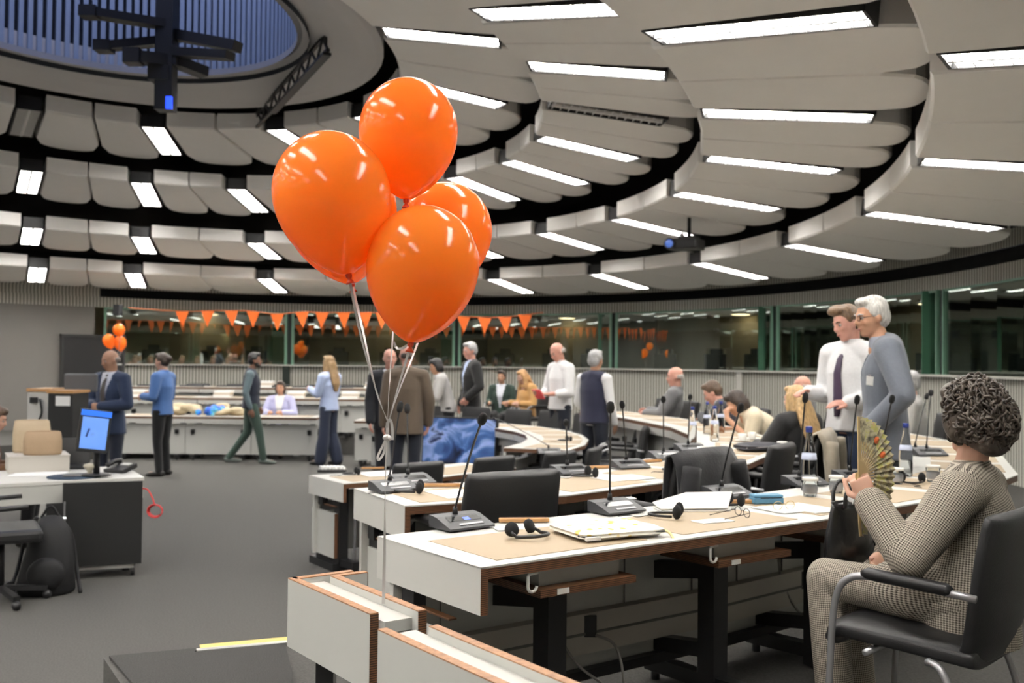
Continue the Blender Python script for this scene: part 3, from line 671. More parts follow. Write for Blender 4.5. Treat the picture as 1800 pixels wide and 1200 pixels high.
# ------------------------------------------------------------------ black leather chairs
def chair_master(label):
    r = thing('conference_chair', label, 'chair', (0, -50, 0), 0, 'black leather conference chairs')
    # seat: thick pad, front edge rolled
    def shell(n, pts, w, th, name, curve=0.0):
        mb = MB(); vs = []; nx = 9
        for (y, z, ty, tz, wk) in pts:
            for i in range(nx):
                u = -1 + 2 * i / (nx - 1); e = 1 - abs(u) ** 6 * 0.45; x = u * w / 2 * wk; c = curve * u * u
                vs.append(V(x, y + c - ty * th * e / 2, z - tz * th * e / 2)); 
            for i in range(nx):
                u = 1 - 2 * i / (nx - 1); e = 1 - abs(u) ** 6 * 0.45; x = u * w / 2 * wk; c = curve * u * u
                vs.append(V(x, y + c + ty * th * e / 2, z + tz * th * e / 2))
        k = len(pts); m_ = 2 * nx
        fs = [(i * m_ + j, i * m_ + (j + 1) % m_, (i + 1) * m_ + (j + 1) % m_, (i + 1) * m_ + j) for i in range(k - 1) for j in range(m_)]
        fs += [tuple(range(m_ - 1, -1, -1)), tuple((k - 1) * m_ + j for j in range(m_))]
        mb.add(vs, fs, True); o = mb.build(name, M_LEATHER, r)
        md = o.modifiers.new('edge', 'BEVEL'); md.width = 0.012; md.segments = 2; md.limit_method = 'ANGLE'; md.angle_limit = math.radians(50)
        return o
    shell(0, [(0.255, 0.40, 0.5, 0.6, 0.94), (0.245, 0.435, 0.2, 0.9, 0.98), (0.2, 0.45, 0, 1, 1), (0.0, 0.445, 0, 1, 1), (-0.18, 0.435, 0, 1, 0.98), (-0.24, 0.43, 0.1, 1, 0.96)], 0.50, 0.075, 'seat')
    shell(0, [(-0.22, 0.41, 1, 0.2, 0.92), (-0.245, 0.48, 1, 0.1, 0.97), (-0.265, 0.6, 1, 0.08, 1.0), (-0.285, 0.75, 1, 0.1, 1.0), (-0.305, 0.855, 1, 0.15, 0.985), (-0.312, 0.89, 0.8, 0.4, 0.95)], 0.49, 0.06, 'backrest', curve=0.03)
    for s in (-1, 1):
        x = s * 0.275
        mb = MB(); path = bez([(x, 0.235, 0.0), (x, 0.225, 0.3), (x, 0.205, 0.56), (x, 0.15, 0.645), (x, 0.05, 0.66)], 6) + [V(x, -0.2, 0.645), V(x, -0.26, 0.64)]
        mb.tube(path, 0.0125, n=8); mb.build('arm_frame', M_SILVER, r)
        mb = MB(); mb.tube([(x, 0.11, 0.665), (x, 0.09, 0.668), (x, -0.17, 0.656), (x, -0.185, 0.652)], [0.012, 0.021, 0.021, 0.014], n=10); mb.build('armrest', M_BLKPL, r)
        mb = MB(); mb.tube(bez([(x, -0.24, 0.0), (x, -0.22, 0.2), (x * 0.98, -0.16, 0.38), (x * 0.9, -0.1, 0.41)], 5), 0.0125, n=8); mb.build('rear_leg', M_SILVER, r)
        mb = MB(); mb.tube([(x, 0.235, 0.015), (x, -0.24, 0.015)], 0.0125, n=8); mb.build('floor_runner', M_SILVER, r)
    mb = MB(); mb.tube([(-0.27, 0.1, 0.40), (0.27, 0.1, 0.40)], 0.012, n=8); mb.tube([(-0.25, -0.1, 0.405), (0.25, -0.1, 0.405)], 0.012, n=8); mb.build('cross_bar', M_SILVER, r)
    return r
CH = chair_master('black leather armchair in which the woman with the fan sits')
_first = [True]
def chair(p, face, label):
    """p = point on the floor, face = point it looks at"""
    d = V(face[0] - p[0], face[1] - p[1], 0); rz = math.atan2(d.y, d.x) - PI / 2
    if _first[0]:
        _first[0] = False; CH.location = p; CH.rotation_euler[2] = rz; return CH
    return dup(CH, p, rz, label)
def row_chair(R, Ri, i, u, off, z, label, yaw=0.0):
    p = R[i] * (1 - u) + R[i + 1] * u; q = Ri[i] * (1 - u) + Ri[i + 1] * u; n = (q - p).normalized()
    c = p - n * off; c.z = z; f = c + Rz(yaw) @ n
    return chair(c, f, label)
# ------------------------------------------------------------------ people
TMP = bpy.data.scenes.new('workshop')
def fuse(name, mb, voxel, smooth, material, parent, cut=None, solid=0.0):
    """one continuous surface grown over overlapping shapes"""
    me = mb.mesh('tmp'); o = bpy.data.objects.new('tmp', me); TMP.collection.objects.link(o)
    r = o.modifiers.new('r', 'REMESH'); r.mode = 'VOXEL'; r.voxel_size = voxel; r.use_smooth_shade = True
    if smooth: sm = o.modifiers.new('s', 'SMOOTH'); sm.factor = 0.5; sm.iterations = smooth
    vl = TMP.view_layers[0]; vl.update()
    out = bpy.data.meshes.new_from_object(o.evaluated_get(vl.depsgraph))
    bpy.data.objects.remove(o); bpy.data.meshes.remove(me)
    out.name = name
    if cut:
        bm = bmesh.new(); bm.from_mesh(out)
        bmesh.ops.delete(bm, geom=[f for f in bm.faces if cut(f.calc_center_median())], context='FACES')
        bm.to_mesh(out); bm.free()
    out.materials.clear(); out.materials.append(material)
    out.polygons.foreach_set('use_smooth', [True] * len(out.polygons))
    ob = obj(name, out, parent)
    if solid: sd = ob.modifiers.new('thick', 'SOLIDIFY'); sd.thickness = solid; sd.offset = -1
    return ob
def skin(tone): return mat('skin %s' % tone, {'fair': (0.56, 0.33, 0.24), 'pink': (0.6, 0.31, 0.24), 'tan': (0.42, 0.235, 0.15), 'brown': (0.2, 0.1, 0.065), 'warm': (0.5, 0.27, 0.17)}[tone], rough=0.55, noise=0.06, nscale=25, sss=0.05)
def cloth(name, col, rough=0.85): return mat('cloth ' + name, col, rough=rough, noise=0.10, nscale=60, bump=0.15, bscale=90, sheen=0.15)
def hairm(name, col): return ramp_mat('hair ' + name, 'noise', [(0.3, tuple(c * 0.55 for c in col)), (0.7, tuple(min(1, c * 1.25) for c in col))], scale=(1, 1, 0.15), nscale=90, detail=4, rough=0.45, bump=0.5)
M_EYE = mat('eye white', (0.42, 0.38, 0.35), rough=0.2); M_IRIS = mat('iris', (0.03, 0.02, 0.015), rough=0.2); M_LIP = mat('lip', (0.42, 0.16, 0.13), rough=0.5); M_BROW = mat('brow hair', (0.07, 0.045, 0.03), rough=0.8)
M_SHOE = mat('black shoe', (0.012, 0.011, 0.01), rough=0.4)

BASE = dict(pel=(0, 0, 0.93), wai=(0, 0.0, 1.08), che=(0, 0.0, 1.28), nek=(0, -0.01, 1.475), hed=(0, 0.025, 1.635),
            sh=(0.18, -0.005, 1.41), el=(0.235, -0.02, 1.12), wr=(0.245, 0.07, 0.87), hip=(0.092, 0, 0.91), kn=(0.10, 0.015, 0.5), an=(0.10, -0.02, 0.085))
SIT = dict(pel=(0, 0, 0.52), wai=(0, 0.0, 0.67), che=(0, 0.01, 0.87), nek=(0, 0.01, 1.065), hed=(0, 0.045, 1.225),
           sh=(0.18, 0.005, 1.0), el=(0.24, 0.03, 0.72), wr=(0.18, 0.26, 0.74), hip=(0.095, 0.02, 0.5), kn=(0.12, 0.43, 0.5), an=(0.12, 0.40, 0.085))
def joints(base, over):
    J = {}
    for k, v in base.items():
        if k in ('sh', 'el', 'wr', 'hip', 'kn', 'an'):
            J[k + 'R'] = V(v); J[k + 'L'] = V(-v[0], v[1], v[2])
        else: J[k] = V(v)
    for k, v in over.items(): J[k] = V(v)
    return J
def limb(mb, pts, rs, n=12):
    pts = [V(p) for p in pts]
    P = []; R = []
    for i in range(len(pts) - 1):
        for k in range(5):
            f = k / 5; P.append(pts[i].lerp(pts[i + 1], f)); R.append(rs[i] * (1 - f) + rs[i + 1] * f)
    P.append(pts[-1]); R.append(rs[-1])
    for i in range(len(pts) - 1):
        a, b = pts[i], pts[i + 1]; mb.loft([a.lerp(b, f) for f in (0, 0.33, 0.66, 1)], [rs[i] * (1 - f) + rs[i + 1] * f for f in (0, 0.33, 0.66, 1)], n=n)
    for p, r in zip(pts, rs): mb.ell(p, r, nu=12, nv=8)
def hand_shape(mb, w, d, nrm, side, curl=0.5, spread=0.1, k=1.0, grip=None, thumb=0.6):
    """palm, four unequal fingers and a thumb; w wrist, d direction, nrm back-of-hand normal, side +1 right hand / -1 left hand"""
    w, d, nrm = V(w), V(d).normalized(), V(nrm); nrm = (nrm - d * nrm.dot(d)).normalized(); x = d.cross(nrm) * side   # x points to the thumb side
    L = 0.088 * k
    mb.loft([w - d * 0.01, w + d * 0.025 * k, w + d * 0.06 * k, w + d * L], [0.024 * k, 0.033 * k, 0.04 * k, 0.036 * k], [0.02 * k, 0.017 * k, 0.016 * k, 0.013 * k], xd=x, n=12)
    for i, (off, ln) in enumerate(((0.029, 0.074), (0.0095, 0.083), (-0.0105, 0.077), (-0.029, 0.06))):
        p = w + d * (L - 0.006 - abs(off) * 0.25) + x * off * k; dd = (d + x * (off * spread * 10)).normalized(); r = (0.0088 if i < 3 else 0.0076) * k
        pts = [p - d * 0.012]; c = curl * (0.85 + 0.12 * i)
        for j, sl in enumerate((0.46, 0.31, 0.23)):
            a = c * (0.75, 1.0, 0.7)[j]; ax = dd.cross(nrm).normalized()
            dd = (Matrix.Rotation(-a, 3, ax) @ dd).normalized() if True else dd
            nrm2 = nrm
            p = p + dd * (ln * sl * k); pts.append(p)
        limb(mb, pts, [r * 1.05, r, r * 0.93, r * 0.82], n=8)
    tb = w + d * 0.022 * k + x * 0.026 * k; t1 = tb + (d * 0.65 + x * 0.75 - nrm * 0.25 * thumb).normalized() * 0.04 * k
    t2 = t1 + (d * 0.95 + x * (0.45 - 0.5 * thumb) - nrm * 0.35 * thumb).normalized() * 0.033 * k; t3 = t2 + (d * 1.0 - x * 0.15 * thumb - nrm * 0.4 * thumb).normalized() * 0.026 * k
    limb(mb, [tb, t1, t2, t3], [0.014 * k, 0.0115 * k, 0.0102 * k, 0.0085 * k], n=8)
def head_shape(mb, c, M, k=1.0, jaw=1.0, nose=1.0):
    T = lambda *p: V(c) + M @ (V(*p) * k)
    e = lambda p, r: mb.ell(T(*p), tuple(q * k for q in r), M)
    e((0, -0.012, 0.03), (0.076, 0.096, 0.09)); e((0, 0.012, -0.01), (0.068, 0.078, 0.095)); e((0, 0.022, -0.06), (0.054 * jaw, 0.058, 0.052)); e((0, 0.062, -0.092), (0.024, 0.02, 0.018))
    e((0, 0.076, 0.024), (0.05, 0.016, 0.012)); e((0.034, 0.064, -0.025), (0.02, 0.018, 0.02)); e((-0.034, 0.064, -0.025), (0.02, 0.018, 0.02))
    mb.loft([T(0, 0.08, 0.022), T(0, 0.094, -0.005), T(0, 0.104, -0.026 * nose), T(0, 0.088, -0.036)], [0.009 * k, 0.011 * k, 0.016 * k, 0.012 * k], [0.009 * k, 0.012 * k, 0.013 * k, 0.008 * k], xd=M @ V(1, 0, 0), n=10)
    for s in (-1, 1):
        e((s * 0.013, 0.088, -0.033), (0.009, 0.011, 0.008)); e((s * 0.077, -0.008, -0.008), (0.010, 0.02, 0.031)); e((s * 0.07, -0.005, -0.01), (0.012, 0.015, 0.022))
    e((0, 0.082, -0.058), (0.024, 0.012, 0.009)); e((0, 0.078, -0.07), (0.02, 0.012, 0.008))
    e((0, 0.05, -0.1), (0.03, 0.03, 0.016))
def hair_shape(style, mb, c, M, k, rng):
    T = lambda *p: V(c) + M @ (V(*p) * k)
    e = lambda p, r: mb.ell(T(*p), tuple(q * k for q in r), M)
    if style == 'bald_fringe':
        for s in (-1, 1): e((s * 0.066, -0.04, 0.0), (0.013, 0.045, 0.03)); e((s * 0.048, -0.08, -0.005), (0.03, 0.026, 0.036))
        e((0, -0.094, -0.005), (0.055, 0.017, 0.038)); return
    e((0, -0.022, 0.046), (0.083, 0.096, 0.09)); e((0, -0.05, 0.0), (0.081, 0.068, 0.08)); e((0, 0.045, 0.098), (0.058, 0.045, 0.03))
    for s in (-1, 1): e((s * 0.07, -0.015, 0.035), (0.016, 0.05, 0.045))
    if style == 'short': return
    if style == 'quiff':
        e((0.015, 0.06, 0.105), (0.06, 0.04, 0.032)); e((0.03, 0.03, 0.12), (0.05, 0.05, 0.025)); return
    if style == 'bob':
        e((0, -0.06, -0.03), (0.088, 0.06, 0.1)); [e((s * 0.074, -0.02, -0.02), (0.024, 0.045, 0.08)) for s in (-1, 1)]; e((0, 0.055, 0.085), (0.06, 0.035, 0.03)); return
    if style == 'bun': e((0, -0.12, 0.03), (0.045, 0.045, 0.045)); return
    if style in ('long', 'long_front', 'long_wide'):
        W_ = 1.4 if style == 'long_wide' else 1.0
        e((0, -0.065, -0.04), (0.088, 0.058, 0.12))
        mb.loft([T(0, -0.075, 0.02), T(0, -0.1, -0.1), T(0, -0.135, -0.22), T(0, -0.165, -0.33), T(0, -0.165, -0.45)], [0.085 * k, 0.1 * k * W_, 0.112 * k * W_, 0.1 * k * W_, 0.045 * k * W_], [0.05 * k, 0.045 * k, 0.04 * k, 0.035 * k, 0.015 * k], xd=M @ V(1, 0, 0))
        for s in (-1, 1):
            mb.loft([T(s * 0.07, 0.0, 0.05), T(s * 0.085, 0.0, -0.06), T(s * 0.095, 0.0 + (0.03 if style == 'long_front' else -0.03), -0.18), T(s * 0.09, -0.02 + (0.06 if style == 'long_front' else 0), -0.3)], [0.022 * k, 0.026 * k, 0.034 * k, 0.012 * k], [0.04 * k, 0.045 * k, 0.045 * k, 0.02 * k], xd=M @ V(1, 0, 0))
    if style == 'curly':
        for _ in range(70):
            a = rng.uniform(0, 2 * PI); h = rng.uniform(-0.06, 0.13); r = 0.083 * math.sqrt(max(0.1, 1 - (h / 0.145) ** 2)); x, y = r * math.cos(a), r * math.sin(a) * 1.1 - 0.02
            if y > 0.035 and h < 0.07: continue
            e((x, y, h), (0.026, 0.026, 0.026))
def person(label, loc, yaw, H, over, look=(0, 0, 0), sit=False, tone='fair', hair=('short', 'brown', (0.1, 0.06, 0.035)), top=None, under=None, legs=None, shoes=True, tie=None,
           hands=None, voxel=0.0115, sleeve='long', hem=0.10, beard=None, skirt=False, flare=1.0, belly=1.0, extras=None, glasses=False, seed=1, gvox=0.0125, drape=None):
    rng = random.Random(seed); s = H / 1.75
    root = thing('person', label, 'person', loc, math.radians(yaw), None)
    J = joints(SIT if sit else BASE, over); J = {k: v * s for k, v in J.items()}
    HM = Rz(math.radians(look[0])) @ Rx(math.radians(look[1])) @ Ry(math.radians(look[2]))
    xs = (J['shR'] - J['shL']).normalized(); xh = (J['hipR'] - J['hipL']).normalized()
    hands = hands or {}
    # body: one continuous skin surface
    b = MB()
    sp = [J['pel'] - V(0, 0, 0.07 * s), J['pel'], J['wai'], J['che'], (J['shR'] + J['shL']) / 2 + V(0, 0, 0.0), J['nek']]
    def torso(mb, g, hemz=None, bel=1.0, arm=0.0):
        P = list(sp); RX = [0.13, 0.165, 0.14 * bel, 0.165, 0.15, 0.07]; RY = [0.09, 0.115 * bel, 0.102 * bel, 0.12, 0.085, 0.06]
        RX = [r * s + g for r in RX]; RY = [r * s + g for r in RY]
        if hemz:
            P = [P[1] - V(0, 0, hemz * s)] + P[1:]; RX[0] = RX[1] * 1.03; RY[0] = RY[1] * 1.05
        Q = bez(P, 4); n = len(Q); f = lambda A, i: A[min(i // 4, len(A) - 1)] + (A[min(i // 4 + 1, len(A) - 1)] - A[min(i // 4, len(A) - 1)]) * (i % 4) / 4
        mb.loft(Q, [f(RX, i) for i in range(n)], [f(RY, i) for i in range(n)], xd=xs, n=18)
        ms_ = (J['shL'] + J['shR']) / 2 + V(0, -0.005, 0.02) * s
        limb(mb, [J['shL'].lerp(ms_, arm), ms_, J['shR'].lerp(ms_, arm)], [0.062 * s + g, 0.075 * s + g, 0.062 * s + g])
    torso(b, 0)
    limb(b, [J['nek'] - V(0, 0, 0.05 * s), J['nek'], J['hed'] + HM @ V(0, -0.02, -0.07) * s], [0.07 * s, 0.056 * s, 0.052 * s])
    head_shape(b, J['hed'], HM, s * 1.0)
    for sd in 'LR':
        limb(b, [J['sh' + sd], J['el' + sd], J['wr' + sd]], [0.05 * s, 0.038 * s, 0.026 * s])
        fd = (J['wr' + sd] - J['el' + sd]).normalized(); hd = hands.get(sd, {})
        sg = 1 if sd == 'R' else -1
        hand_shape(b, J['wr' + sd], hd.get('d', fd), hd.get('n', V(sg, 0, 0.2)), sg, hd.get('curl', 0.45), k=s, thumb=hd.get('thumb', 0.6))
        limb(b, [J['hip' + sd], J['kn' + sd], J['an' + sd]], [0.082 * s, 0.052 * s, 0.036 * s])
        ft = Rz(math.radians(over.get('toe' + sd, 8) if isinstance(over.get('toe' + sd, 8), (int, float)) else 8) * -sg) @ V(0, 1, 0)
        limb(b, [J['an' + sd] - V(0, 0.02, 0.03) * s, J['an' + sd] + ft * 0.14 * s - V(0, 0, 0.045 * s)], [0.036 * s, 0.026 * s])
    fuse('body', b, voxel, 3, skin(tone), root)
    # face details
    T = lambda *p: J['hed'] + HM @ (V(*p) * s)
    for sg in (-1, 1):
        e = MB(); e.ell(T(sg * 0.031, 0.0745, 0.004), 0.0115 * s); ey = e.build('eye', M_EYE, root)
        e = MB(); e.ell(T(sg * 0.031, 0.0825, 0.003), 0.0062 * s); e.build('iris', M_IRIS, ey)
        e = MB(); e.loft([T(sg * 0.014, 0.091, 0.022), T(sg * 0.032, 0.09, 0.028), T(sg * 0.052, 0.077, 0.022)], [0.004 * s, 0.0045 * s, 0.003 * s], n=6); e.build('eyebrow', M_BROW if not hair or hair[1] not in ('white', 'grey') else hairm('grey', (0.45, 0.45, 0.45)), root)
    e = MB(); e.ell(T(0, 0.09, -0.0635), (0.021 * s, 0.0065 * s, 0.006 * s), HM); e.build('lips', M_LIP, root)
    if hair:
        h = MB(); hair_shape(hair[0], h, J['hed'], HM, s, rng); fuse('hair', h, 0.009 if hair[0] == 'curly' else 0.01, 2, hairm(hair[1], hair[2]), root)
    if beard:
        h = MB()
        for p, r in (((0, 0.05, -0.085), (0.042, 0.045, 0.03)), ((0.045, 0.03, -0.06), (0.02, 0.04, 0.035)), ((-0.045, 0.03, -0.06), (0.02, 0.04, 0.035)), ((0, 0.09, -0.05), (0.024, 0.012, 0.008))): h.ell(T(*p), tuple(q * s for q in r), HM)
        fuse('beard', h, 0.008, 1, hairm('beard' + label[:6], beard), root)
    if glasses:
        g = MB()
        for sg in (-1, 1):
            g.tube([T(sg * 0.034 + 0.02 * math.cos(a), 0.1, 0.004 + 0.017 * math.sin(a)) for a in np.linspace(0, 2 * PI, 13)], 0.0016 * s, n=5); g.tube([T(sg * 0.054, 0.098, 0.006), T(sg * 0.08, 0.0, 0.01)], 0.0015 * s, n=5)
        g.build('glasses', M_STEELB, root)
    # trousers
    if legs:
        l = MB(); nm, colr = legs
        P = [J['pel'] + V(0, 0, 0.06 * s), J['pel'], J['pel'] - V(0, 0, 0.06 * s)]
        l.loft(P, [0.155 * s, 0.174 * s, 0.165 * s], [0.112 * s * belly, 0.124 * s * belly, 0.12 * s], xd=xh, n=18)
        for sd in 'LR':
            hp, kn, an = J['hip' + sd], J['kn' + sd], J['an' + sd]
            limb(l, [hp, hp.lerp(kn, 0.5), kn, kn.lerp(an, 0.5), an + V(0, 0, 0.0)], [0.1 * s, 0.088 * s, 0.068 * s * (0.6 + 0.4 * flare), 0.06 * s * flare, 0.056 * s * flare])
        fuse('trousers', l, gvox, 3, cloth(nm, colr), root)
    if shoes:
        for sd, sg in (('L', -1), ('R', 1)):
            ft = Rz(-0.14 * sg) @ V(0, 1, 0); a = J['an' + sd]; h = MB()
            z0 = 0.0
            h.loft([a - ft * 0.075 * s + V(0, 0, -0.045 * s), a - ft * 0.03 * s + V(0, 0, -0.035 * s), a + ft * 0.06 * s + V(0, 0, -0.045 * s), a + ft * 0.15 * s + V(0, 0, -0.055 * s), a + ft * 0.2 * s + V(0, 0, -0.06 * s)], [0.03 * s, 0.042 * s, 0.046 * s, 0.046 * s, 0.02 * s], [0.03 * s, 0.045 * s, 0.038 * s, 0.028 * s, 0.012 * s], xd=Rz(-0.14 * sg) @ V(1, 0, 0))
            h.build('shoe', shoes if not isinstance(shoes, bool) else M_SHOE, root)
    # upper garments
    if under:
        u = MB(); torso(u, 0.012, None, belly)
        u.loft([J['nek'] - V(0, 0, 0.03 * s), J['nek'] + V(0, 0.004, 0.035 * s)], [0.072 * s, 0.062 * s], [0.07 * s, 0.06 * s], n=14)
        if under[2] if len(under) > 2 else False:
            for sd in 'LR': limb(u, [J['sh' + sd], J['el' + sd], J['wr' + sd].lerp(J['el' + sd], 0.06)], [0.068 * s, 0.052 * s, 0.04 * s])
        fuse('shirt', u, 0.0125, 2, cloth(under[0], under[1], 0.7), root)
    if top:
        nm, colr, kind = top; t = MB(); g = {'jacket': 0.026, 'shirt': 0.021, 'sweater': 0.022, 'vest': 0.028}[kind]
        torso(t, g, {'jacket': 0.16, 'shirt': 0.05, 'sweater': 0.08, 'vest': 0.04}[kind] if hem else None, belly, 0.42 if kind == 'vest' else 0.0)
        if kind != 'vest':
            for sd in 'LR':
                w = J['wr' + sd].lerp(J['el' + sd], {'long': 0.05, 'rolled': 0.5, 'short': 0.92}[sleeve])
                k_ = {'long': 1.0, 'rolled': 0.5, 'short': 0.1}[sleeve]
                limb(t, [J['sh' + sd], J['sh' + sd].lerp(J['el' + sd], 0.5), J['el' + sd].lerp(w, 0.02), w], [0.06 * s + g, 0.052 * s + g, 0.043 * s + g, 0.03 * s + g + 0.004])
        t.loft([J['nek'] - V(0, 0, 0.03 * s), J['nek'] + V(0, 0.0, (0.045 if kind in ('jacket', 'shirt') else 0.015) * s)], [0.078 * s + g * .4, 0.068 * s + g * .3], [0.076 * s + g * .4, 0.066 * s + g * .3], n=14)
        for p_, r_d in (drape or []): t.ell(V(p_) * s, tuple(q * s for q in r_d))
        cut = None
        zn, zw = J['nek'].z, J['wai'].z - 0.03 * s
        if kind in ('jacket', 'vest'):
            fwd = xs.cross(V(0, 0, 1)) * -1
            def cut(c):
                f = (c - J['che']); y = f.dot(fwd); x = f.dot(xs)
                if y < 0.0 or c.z < zw: return False
                u = (c.z - zw) / (zn - zw); return abs(x) < 0.012 + 0.075 * min(u, 1.15)
        ob = fuse({'jacket': 'jacket', 'shirt': 'shirt', 'sweater': 'sweater', 'vest': 'vest'}[kind], t, gvox, 2, cloth(nm, colr), root, cut, 0.006 if cut else 0)
    if tie:
        fwd = (xs.cross(V(0, 0, 1)) * -1); t = MB(); g = 0.012
        c0 = J['nek'] + fwd * (0.075 * s) - V(0, 0, 0.025 * s); c1 = J['che'] + fwd * ((0.135) * s + g); c2 = J['wai'] + fwd * (0.118 * s * belly + g) ; c3 = J['wai'] - V(0, 0, 0.1 * s) + fwd * (0.128 * s * belly + g)
        c05 = J['che'].lerp(J['nek'], 0.5) + fwd * (0.112 * s + g)
        t.ell(c0, (0.024 * s, 0.014 * s, 0.022 * s)); t.loft([c0, c05, c1, c2, c3], [0.014 * s, 0.024 * s, 0.032 * s, 0.04 * s, 0.022 * s], [0.006 * s] * 5, xd=xs, n=10)
        t.build('tie', cloth(tie[0], tie[1], 0.5), root)
    root['h'] = 0; del root['h']
    return root, J
G_ = 0.0
def feet(px, py, z=0.0): p = atz(px, py, z); return V(p.x, p.y, z)
def gp(px, d, z=0.0): p = at(px, 700, d); return V(p.x, p.y, z)
GREYH = ('short', 'grey', (0.42, 0.41, 0.4)); WHITEH = ('short', 'white', (0.7, 0.69, 0.66))
# far left pair
person('bald man in navy suit with hands clasped behind the computer desk', gp(195, 12.0), 160, 1.78, {'elL': (-0.27, 0.02, 1.12), 'wrL': (-0.06, 0.24, 1.1), 'elR': (0.27, 0.02, 1.12), 'wrR': (0.07, 0.24, 1.1)}, look=(-20, -12, 0), tone='tan',
       hair=('bald_fringe', 'greybrown', (0.2, 0.17, 0.15)), top=('navy', (0.02, 0.034, 0.075), 'jacket'), under=('palewhite', (0.6, 0.62, 0.68)), legs=('navy2', (0.012, 0.016, 0.03)), tie=('darktie', (0.05, 0.04, 0.035)), hands={'L': {'d': V(0.9, 0.3, 0.1), 'n': V(0, 1, 0), 'curl': 0.8}, 'R': {'d': V(-0.9, 0.3, 0.1), 'n': V(0, 1, 0), 'curl': 0.8}})
person('woman in blue shirt and black trousers facing the man in the navy suit', feet(284, 836), 78, 1.76, {'elL': (-0.25, 0.0, 1.13), 'wrL': (-0.16, 0.22, 1.14), 'elR': (0.24, 0.02, 1.12), 'wrR': (0.15, 0.24, 1.16)}, tone='fair',
       hair=('bun', 'darkbrown', (0.045, 0.03, 0.022)), top=('blue', (0.06, 0.14, 0.34), 'shirt'), legs=('black', (0.006, 0.006, 0.007)), look=(0, -6, 0))
# walking man in green
person('bearded man in navy vest and green trousers walking across the floor', feet(440, 815), -82, 1.79, {'pel': (0, 0.0, 0.92), 'hipR': (0.092, 0.02, 0.91), 'hipL': (-0.092, -0.02, 0.91), 'knR': (0.1, 0.14, 0.51), 'anR': (0.1, 0.21, 0.09), 'knL': (-0.1, -0.06, 0.5), 'anL': (-0.1, -0.34, 0.1), 'elR': (0.24, -0.06, 1.12), 'wrR': (0.23, 0.02, 0.88), 'elL': (-0.24, 0.0, 1.12), 'wrL': (-0.22, 0.1, 0.9), 'hed': (0, 0.05, 1.635)}, tone='brown',
       hair=('short', 'black', (0.012, 0.011, 0.011)), beard=(0.012, 0.01, 0.009), under=('teal', (0.09, 0.13, 0.145), True), top=('navyvest', (0.012, 0.016, 0.03), 'vest'), legs=('forest', (0.03, 0.055, 0.042)), shoes=mat('grey green shoe', (0.1, 0.12, 0.11), rough=0.6))
# woman seated at far desk
person('smiling woman in white top and lavender cardigan seated at far desk', V(at(490, 700, 17.4).x, 17.55, 0.0), 180, 1.7, {'elL': (-0.27, 0.1, 0.76), 'wrL': (-0.12, 0.28, 0.79), 'elR': (0.27, 0.1, 0.76), 'wrR': (0.16, 0.28, 0.79)}, sit=True, tone='warm', hair=('bob', 'darkbrown', (0.045, 0.03, 0.022)),
       under=('whitetop', (0.75, 0.74, 0.72)), top=('lavender', (0.42, 0.42, 0.62), 'jacket'), legs=('navy2', (0.012, 0.016, 0.03)), hem=None)
person('woman with long fair hair, pale blue shirt and wide navy trousers', feet(577, 817), 62, 1.75, {'elL': (-0.22, 0.06, 1.14), 'wrL': (-0.12, 0.3, 1.22), 'elR': (0.22, 0.04, 1.12), 'wrR': (0.1, 0.28, 1.2), 'anR': (0.1, -0.1, 0.085), 'anL': (-0.1, 0.08, 0.085)}, tone='fair',
       hair=('long', 'fair', (0.3, 0.19, 0.09)), top=('paleblue', (0.42, 0.5, 0.72), 'shirt'), legs=('navyjean', (0.018, 0.025, 0.05)), flare=1.75)
# pair at the inner ring
person('bald man in dark suit half hidden by the brown jacket', gp(684, 12.85), 200, 1.84, {'elL': (-0.27, -0.02, 1.15)}, tone='pink', hair=('bald_fringe', 'greybrown', (0.2, 0.17, 0.15)), top=('blacksuit', (0.012, 0.013, 0.018), 'jacket'), under=('palewhite', (0.6, 0.62, 0.68)), legs=('blacksuit', (0.012, 0.013, 0.018)))
person('man seen from behind in a brown tweed jacket and dark jeans', gp(714, 11.9), 8, 1.87, {'elR': (0.26, -0.02, 1.14), 'wrR': (0.25, 0.06, 0.88)}, tone='pink', hair=('bald_fringe', 'darkbrown', (0.06, 0.042, 0.03)), top=('brown', (0.115, 0.085, 0.06), 'jacket'), under=('palewhite', (0.6, 0.62, 0.68)), legs=('darkjean', (0.012, 0.015, 0.025)), look=(12, -8, 0), belly=1.12)
# behind the inner ring
person('black haired woman in light grey sweater leaning over the inner desk', gp(788, 14.9, 0.13), 100, 1.66, {'wai': (0, 0.04, 1.06), 'che': (0, 0.1, 1.24), 'nek': (0, 0.15, 1.42), 'hed': (0, 0.2, 1.56), 'shR': (0.17, 0.12, 1.36), 'shL': (-0.17, 0.12, 1.36), 'elL': (-0.22, 0.2, 1.08), 'wrL': (-0.14, 0.4, 1.02), 'elR': (0.22, 0.2, 1.08), 'wrR': (0.12, 0.42, 1.02)}, tone='warm', hair=('bob', 'black', (0.012, 0.011, 0.011)), top=('greysweater', (0.42, 0.41, 0.4), 'sweater'), legs=('black', (0.006, 0.006, 0.007)), look=(0, -14, 0))
person('grey haired man in black blazer and pale blue shirt facing left', gp(828, 14.9, 0.13), 112, 1.84, {'elL': (-0.26, -0.04, 1.14), 'wrL': (-0.2, 0.12, 0.98)}, tone='pink', hair=GREYH, top=('blackblazer', (0.012, 0.012, 0.013), 'jacket'), under=('skyshirt', (0.45, 0.55, 0.78)), legs=('black', (0.006, 0.006, 0.007)), look=(8, -10, 0))
